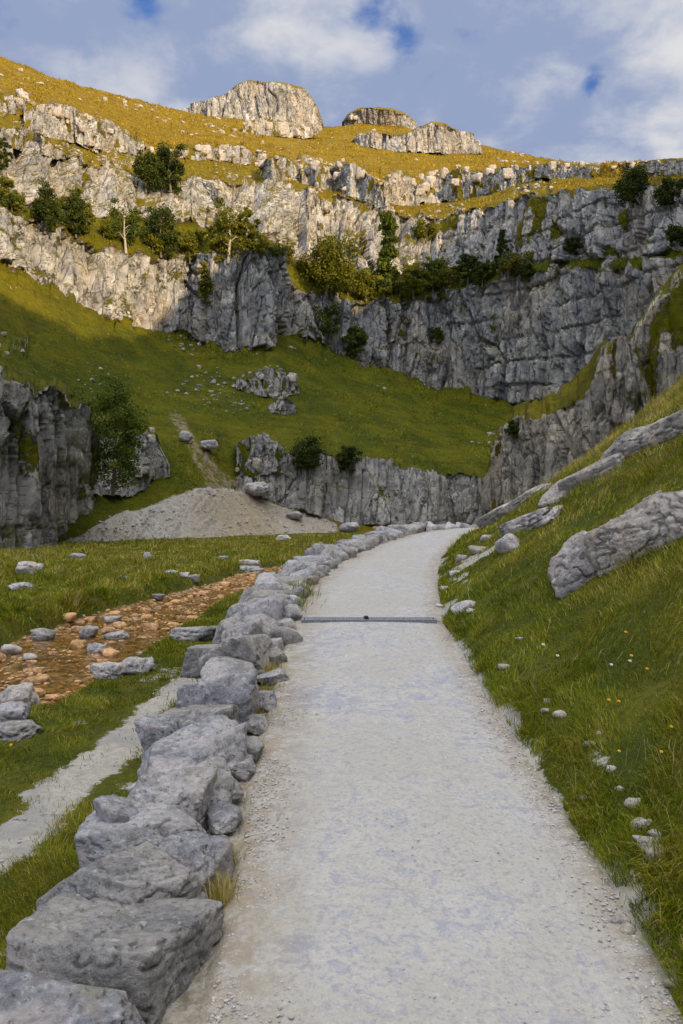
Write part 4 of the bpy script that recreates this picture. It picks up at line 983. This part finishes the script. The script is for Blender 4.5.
def tree(px, py, hpx, wpx, style, label, cat='tree', shape='round', dens=1.0, seed=0, group=None, bark=None, Yd=None, name=None):
    r = np.random.default_rng(9000+seed); Yd = (surf(px, py) if Yd is None else Yd)-.3
    base = at(px, py, Yd); s = Yd/F; h, w = hpx*s, wpx*s
    root = empty(name or ('tree' if cat == 'tree' else 'shrub'), base, label, cat, group)
    # trunk and limbs
    Vs, Fs, off = [], [], 0
    def add(pts, rad):
        nonlocal off
        V, Fq = tube(pts, rad); Vs.append(V); Fs.append(Fq+off); off += len(V)
    tr = max(.022*h, .04) if shape != 'thin' else .012*h; top = np.array([r.normal(0, .06*w), 0, h*.8])
    mid = np.array([r.normal(0, .06*w), r.normal(0, .04*w), h*.4])
    add([(0, 0, -.3), mid*.5, mid, top], [tr*1.25, tr, tr*.7, tr*.2])
    nl = 9; ends = []
    for i in range(nl):
        f = .25+.6*r.random(); st = mid*2*f if f < .5 else mid+(top-mid)*(f-.5)*2
        a = r.random()*6.28; ln = w*.46*(1.1-f*.6)*r.uniform(.7, 1.1); e = st+np.array([np.cos(a)*ln, np.sin(a)*ln*.8, ln*r.uniform(.2, .7)])
        add([st, (st+e)/2+np.array([0, 0, .06*h]), e], [tr*.45, tr*.28, tr*.08]); ends.append(e)
    put('trunk', mesh_np('trunk', np.concatenate(Vs), np.concatenate(Fs)), bark or M_bark, root)
    # crown: leaf faces in uneven clumps
    ncl = int((58 if shape != 'thin' else 60)*dens); per = int(80*dens**.5) if shape != 'thin' else 95
    L = []; lobes = r.uniform(-1, 1, (5, 3))*np.array([.62, .62, .62]); lsz = r.uniform(.28, .55, 5)
    for i in range(ncl):
        if i < len(ends) and shape != 'cone': c = ends[i]
        else:
            while True:
                q = r.uniform(-1, 1, 3)
                if np.linalg.norm(q) < 1: break
            zc = .47*h+q[2]*.47*h
            lob = .5+.75*r.random() if r.random() < .75 else .8; q = q*lob/.8
            if shape == 'round': j = r.integers(0, 5); q = lobes[j]+q*lsz[j]
            wid = w*.50
            if shape == 'cone': zc = h*(.06+.9*r.random()**1.2); wid = w*.48*(1-.80*zc/h)+.03*w
            c = np.array([q[0]*wid, q[1]*wid*.85, zc])
        cr = w*(.155 if shape != 'thin' else .15)*r.uniform(.6, 1.3); sh = r.normal(0, .16)
        p = r.normal(0, 1, (per, 3)); p /= np.linalg.norm(p, axis=1)[:, None]; p *= (r.random(per)**.45)[:, None]*cr*np.array([1.1, 1.0, .8])
        L.append((c+p, np.full(per, sh)))
    Cc = np.concatenate([l[0] for l in L]); sh = np.concatenate([l[1] for l in L]); Cc[:, 2] = np.maximum(Cc[:, 2], .02*h); n = len(Cc)
    sz = max(1.9*s, .035*h)*(.6+.8*r.random(n)) if shape != 'thin' else np.full(n, 2.3*s)*(.6+.8*r.random(n))
    A = r.normal(0, 1, (n, 3)); A /= np.linalg.norm(A, axis=1)[:, None]; Bv = np.cross(A, r.normal(0, 1, (n, 3))); Bv /= np.linalg.norm(Bv, axis=1)[:, None]
    A *= sz[:, None]*.5; Bv *= sz[:, None]*.36
    V = np.stack([Cc-A, Cc+Bv, Cc+A, Cc-Bv], 1); Fq = (np.arange(n)*4)[:, None]+np.array([[0, 1, 2, 3]])
    tint = np.clip(.5+sh+r.normal(0, .16, n), 0, 1)
    put('crown', mesh_np('crown', V, Fq, {'tint': np.repeat(tint[:, None], 4, 1)}, False), M_leaf[style], root)
    return root

TREES = [
 (146,191,42,30,'dark','dark bushy tree, left of the pair on the upper left cliff','tree','round',1.2),
 (171,191,50,34,'dark','taller dark tree, right of the pair on the upper left cliff','tree','round',1.4),
 (45,232,52,30,'dark','dark pointed tree in the left cliff, left of two','tree','round',1.1),
 (76,236,48,30,'dark','dark rounded tree in the left cliff, right of two','tree','round',1.2),
 (126,252,56,34,'green','pale green tree with bare branches on the left ledge','tree','round',.7),
 (161,256,54,40,'dark','broad dark tree on the left ledge under the dark pair','tree','round',1.4),
 (2,172,44,14,'dark','dark tree cut by the left edge high on the cliff','tree','round',.9),
 (228,262,66,38,'olive','olive tree with pale trunk at the top of the grey buttress','tree','round',.8),
 (205,305,46,18,'olive','narrow olive shrub down the cleft left of the grey buttress','shrub','round',.8),
 (246,250,44,20,'olive','thin sunlit shrub right of the olive tree','shrub','thin',.8),
 (190,262,30,22,'olive','low olive shrub between the broad dark tree and olive tree','shrub','round',.8),
 (332,298,62,62,'olive','largest golden green tree on the sunlit middle ledge','tree','round',1.7),
 (388,292,82,28,'green','tall narrow conifer on the middle ledge','tree','cone',1.3),
 (414,298,42,28,'olive','bushy golden shrub right of the tall conifer','shrub','round',1.0),
 (438,301,42,26,'green','pointed shrub at the right end of the middle ledge','shrub','cone',1.0),
 (366,300,34,26,'olive','rounded shrub between the golden tree and tall conifer','shrub','round',1.0),
 (330,342,42,30,'green','green shrub hanging below the golden tree','shrub','round',.9),
 (356,358,38,22,'green','thin green shrub at the cliff foot below the middle ledge','shrub','thin',.9),
 (468,283,34,18,'dark','dark shrub on the shaded ledge, left of three','shrub','round',.9),
 (482,286,28,20,'dark','dark low shrub on the shaded ledge, middle of three','shrub','round',.9),
 (502,264,34,14,'dark','dark narrow shrub on the shaded ledge, right of three','shrub','cone',.9),
 (527,281,18,20,'dark','small round shrub on the lip of the shaded face','shrub','round',.8),
 (572,254,18,18,'dark','small dark bush alone on the big shaded face','shrub','round',.8),
 (437,345,20,13,'green','tiny green bush on the face below the middle ledge','shrub','round',.6),
 (427,240,22,24,'olive','small olive bush on the grass above the middle ledge','shrub','round',.7),
 (631,206,42,40,'dark','broad dark tree on the cliff top at the right','tree','round',1.4),
 (669,206,28,30,'dark','lower dark tree right of the broad one on the cliff top','tree','round',1.2),
 (678,246,24,20,'dark','dark bush on the face at the right edge','shrub','round',.9),
 (310,474,40,36,'dark','round dark bush on top of the lower crag, left of two','shrub','round',1.3),
 (347,471,26,26,'dark','smaller dark bush on top of the lower crag, right of two','shrub','round',1.0),
 (516,438,20,18,'dark','small bush on the shoulder of the rock buttress','shrub','round',.7),
 (8,205,30,22,'olive','olive shrub in broken rocks at the far left','shrub','round',.7),
]
for i, t in enumerate(TREES):
    tree(*t, seed=i, bark=M_palebark if 'pale trunk' in t[5] or 'bare branches' in t[5] else M_bark)
tree(113, 492, 128, 60, 'light', 'tall airy green tree growing beside the left crag', 'tree', 'thin', 2.4, seed=77, Yd=62)
# ledge undergrowth
UG = 'low shrubs along the sunlit ledges'
r_ = np.random.default_rng(55)
for i in range(62):
    px = r_.uniform(5, 460) if i < 26 else (r_.uniform(5, 290) if i < 44 else r_.uniform(296, 530)); c5 = np.interp(px, [k[0] for k in C5], [k[1] for k in C5]); c4 = np.interp(px, [k[0] for k in C4], [k[1] for k in C4])
    py = c5+(c4-c5)*r_.uniform(.2, .95)
    tree(px, py+2, r_.uniform(11, 25), r_.uniform(12, 26), str(r_.choice(['olive', 'olive', 'green'])), 'low straggling shrub growing along the ledges of the upper cliff', 'shrub', 'round', .35, 200+i, UG)

# ------------------------------------------------------------------ drain across the path
def boxes(bl):
    Vs, Fs = [], []
    for i, (x0, x1, y0, y1, z0, z1) in enumerate(bl):
        Vs += [(x0,y0,z0),(x1,y0,z0),(x1,y1,z0),(x0,y1,z0),(x0,y0,z1),(x1,y0,z1),(x1,y1,z1),(x0,y1,z1)]
        Fs += [tuple(i*8+k for k in f) for f in ((0,3,2,1),(4,5,6,7),(0,1,5,4),(1,2,6,5),(2,3,7,6),(3,0,4,7))]
    return np.array(Vs, float), np.array(Fs)
def drain():
    Y0 = 7.72; xa, xb = -.36, .86; z = float(zP(Y0))
    root = empty('drainage_channel', ((xa+xb)/2, Y0, z), 'grey metal drainage channel set across the pale gravel path', 'drain'); sl = .0906
    L = (xb-xa)/2; W = .055
    V, Fq = boxes([(-L, L, -W, -W+.018, -.04, .034), (-L, L, W-.018, W, -.04, .034), (-L, -L+.02, -W+.019, W-.019, -.04, .033), (L-.02, L, -W+.019, W-.019, -.04, .033)])
    put('frame', mesh_np('frame', V, Fq, None, False), M_metal, root)
    n = 46; st = (2*L-.06)/n
    V, Fq = boxes([(-L+.03+i*st, -L+.03+i*st+st*.78, -W+.021, W-.021, .005, .032) for i in range(n)])
    put('grate', mesh_np('grate', V, Fq, None, False), M_metal, root)
    root.rotation_euler = (math.atan(sl), 0, 0)
drain()
q = hit(365, 621.5)
v, Fc = stone_verts((.038, .038, .034), 8801, 3)
tag(put('dark_pebble', mesh_np('dark_pebble', v, Fc), M_iron, None, (q[0], 7.70, float(zP(7.7))+.048)), 'tiny black lump sitting on the metal drain', 'pebble')

# ------------------------------------------------------------------ flowers
def flower(px, py, yellow, label, seed, group):
    q = hit(px, py+3)
    if q is None: return
    r = np.random.default_rng(seed); hgt = r.uniform(.06, .10); rad = 1.35/F*q[1]+.003
    root = empty('wildflower', q, label, 'flower', group)
    top = np.array([r.normal(0, .012), -.015, hgt])
    V, Fq = tube([(0, 0, -.02), top*.5+np.array([.006, 0, 0]), top], [.0018, .0015, .0012], 5); put('stem', mesh_np('stem', V, Fq), M_stem, root)
    Vs, Fs = [], []; n = 12
    for k in range(n):
        a = k/n*6.283; c, s = math.cos(a), math.sin(a); w = rad*.24
        b_ = len(Vs)
        for (u, v_, z) in ((.1, 0, 0), (.65, -1, .22), (1.0, 0, .18), (.65, 1, .22)):
            x, y = u*rad*c-v_*w*s, u*rad*s+v_*w*c
            Vs.append((top[0]+x, top[1]+y*.8-z*rad, top[2]+z*rad+y*.5))
        Fs.append((b_, b_+1, b_+2, b_+3))
    put('petals', mesh_np('petals', np.array(Vs), np.array(Fs), None, False), M_petal_y if yellow else M_petal_w, root)
    d, Fc = ico(1); put('flower_centre', mesh_np('flower_centre', d*np.array([.3, .25, .2])*rad+top+np.array([0, -.15*rad, .15*rad]), Fc), M_petal_y, root)
FL = [(625,640,1,'yellow flower highest on the right slope'),(632,669,1,'yellow flower beside two white ones on the right slope'),(648,677,1,'orange-yellow flower just right of the white pair'),(608,711,1,'yellow flower, left of a close pair in the right grass'),(620,712,1,'yellow flower, right of a close pair in the right grass'),(672,740,1,'yellow flower nearest the right edge of the photo'),
 (543,650,0,'white flower furthest up the verge beside the path'),(616,676,0,'lower white flower of a pair on the right slope'),(625,671,0,'upper white flower of a pair on the right slope'),(559,666,0,'white flower alone in the grass left of the pair'),(620,762,1,'yellow flower low in the grass above the bare trod'),(662,766,1,'yellow flower right of the one above the bare trod'),(12,752,1,'yellow flower alone at the left edge by the narrow trod')]
for i, (x, y, c, lab) in enumerate(FL): flower(x, y, c, lab, 700+i, 'wildflowers in the grass')

# ------------------------------------------------------------------ sky, sun, camera
def build_world():
    w = bpy.data.worlds.new('World'); scene.world = w; w.use_nodes = True; t = w.node_tree; t.nodes.clear()
    b = NT.__new__(NT); b.t = t; b.m = None
    out = t.nodes.new('ShaderNodeOutputWorld'); bg = t.nodes.new('ShaderNodeBackground'); t.links.new(bg.outputs[0], out.inputs[0])
    sky = b.n('ShaderNodeTexSky', sky_type='NISHITA'); sky.sun_disc = False; sky.sun_elevation = SUN_EL; sky.sun_rotation = math.pi-SUN_AZ
    sky.altitude = 300; sky.air_density = 1.0; sky.dust_density = .6
    D = b.n('ShaderNodeTexCoord').outputs['Generated']; sp = b.n('ShaderNodeSeparateXYZ', i_0=D)
    zz = b.math('ADD', b.math('MAXIMUM', sp.outputs[2], 0.0), .30)
    pl = b.n('ShaderNodeCombineXYZ'); b.set(pl.inputs[0], b.math('DIVIDE', sp.outputs[0], zz)); b.set(pl.inputs[1], b.math('DIVIDE', sp.outputs[1], zz)); pl.inputs[2].default_value = 2.7
    P = pl.outputs[0]
    n1 = b.noise(P, 3.6, 6, .50, .2); n2 = b.noise(P, 9.5, 6, .56, .2); n3 = b.noise(P, 2.0, 3, .5)
    cover = b.math('ADD', b.math('MULTIPLY', n1, .75), b.math('MULTIPLY', n2, .25))
    def hole(px, py, rad):                             # gaps in the cloud at fixed bearings
        v = at(px, py, 1.0)-np.array([0, 0, CZ]); v = v/np.linalg.norm(v)
        dt = b.n('ShaderNodeVectorMath', operation='DISTANCE', i_0=D); dt.inputs[1].default_value = tuple(v)
        return b.rng(b.math('ADD', dt.outputs['Value'], b.math('MULTIPLY', b.math('SUBTRACT', n2, .5), rad*5.5)), rad*-.3, rad*1.25, 1, 0)
    hs = 0.0
    for h in [(403, 38, .017), (372, 14, .022), (140, 0, .018), (592, 84, .010)]:
        hs = b.math('MAXIMUM', hs, hole(*h))
    cov = b.math('SUBTRACT', b.rng(cover, .30, .40), b.math('MULTIPLY', hs, .9), True)
    lum = b.math('ADD', b.math('MULTIPLY', n1, .55), b.math('MULTIPLY', n2, .45))
    cl = b.mix(b.rng(lum, .44, .66), (2.3, 2.85, 4.3), (5.7, 5.7, 5.8))
    cl = b.mix(b.rng(n3, .40, .62, .0, .5), cl, (2.3, 2.85, 4.3))
    cl = b.mix(b.rng(sp.outputs[2], .55, .85), cl, b.mix(b.rng(lum, .42, .64), (4.2, 4.35, 4.7), (6.0, 5.9, 5.8)))
    hi = b.rng(sp.outputs[2], .52, .95, 1.0, 3.0); back = b.rng(sp.outputs[1], .3, -.7, 1.0, 1.9)  # unseen sky overhead and behind the camera boosted to light the shaded foreground
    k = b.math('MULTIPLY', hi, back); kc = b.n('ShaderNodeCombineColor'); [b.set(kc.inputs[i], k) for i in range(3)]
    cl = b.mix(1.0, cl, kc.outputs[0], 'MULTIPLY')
    blue = b.mix(1.0, sky.outputs[0], (.42, .70, 1.25), 'MULTIPLY')
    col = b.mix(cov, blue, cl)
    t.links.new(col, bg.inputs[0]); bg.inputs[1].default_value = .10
build_world()
sl = bpy.data.lights.new('sun', 'SUN'); sl.energy = 5.0; sl.angle = math.radians(.53); sl.color = (1.0, .77, .48)
so = bpy.data.objects.new('sun', sl); COL.objects.link(so)
from mathutils import Vector
so.rotation_euler = Vector(tuple(SD)).to_track_quat('Z', 'Y').to_euler(); so.location = (30, -30, 60)

cam = bpy.data.cameras.new('camera'); co = bpy.data.objects.new('camera', cam); COL.objects.link(co); scene.camera = co
cam.sensor_fit = 'VERTICAL'; cam.sensor_height = 36; cam.lens = F/1024*36; cam.clip_start = .05; cam.clip_end = 3000
co.location = (0, 0, CZ); co.rotation_euler = (math.radians(90), 0, 0)
scene.view_settings.view_transform = 'Standard'; scene.view_settings.look = 'None'; scene.view_settings.exposure = 0.38; scene.view_settings.gamma = 1.0
scene.render.engine = 'CYCLES'
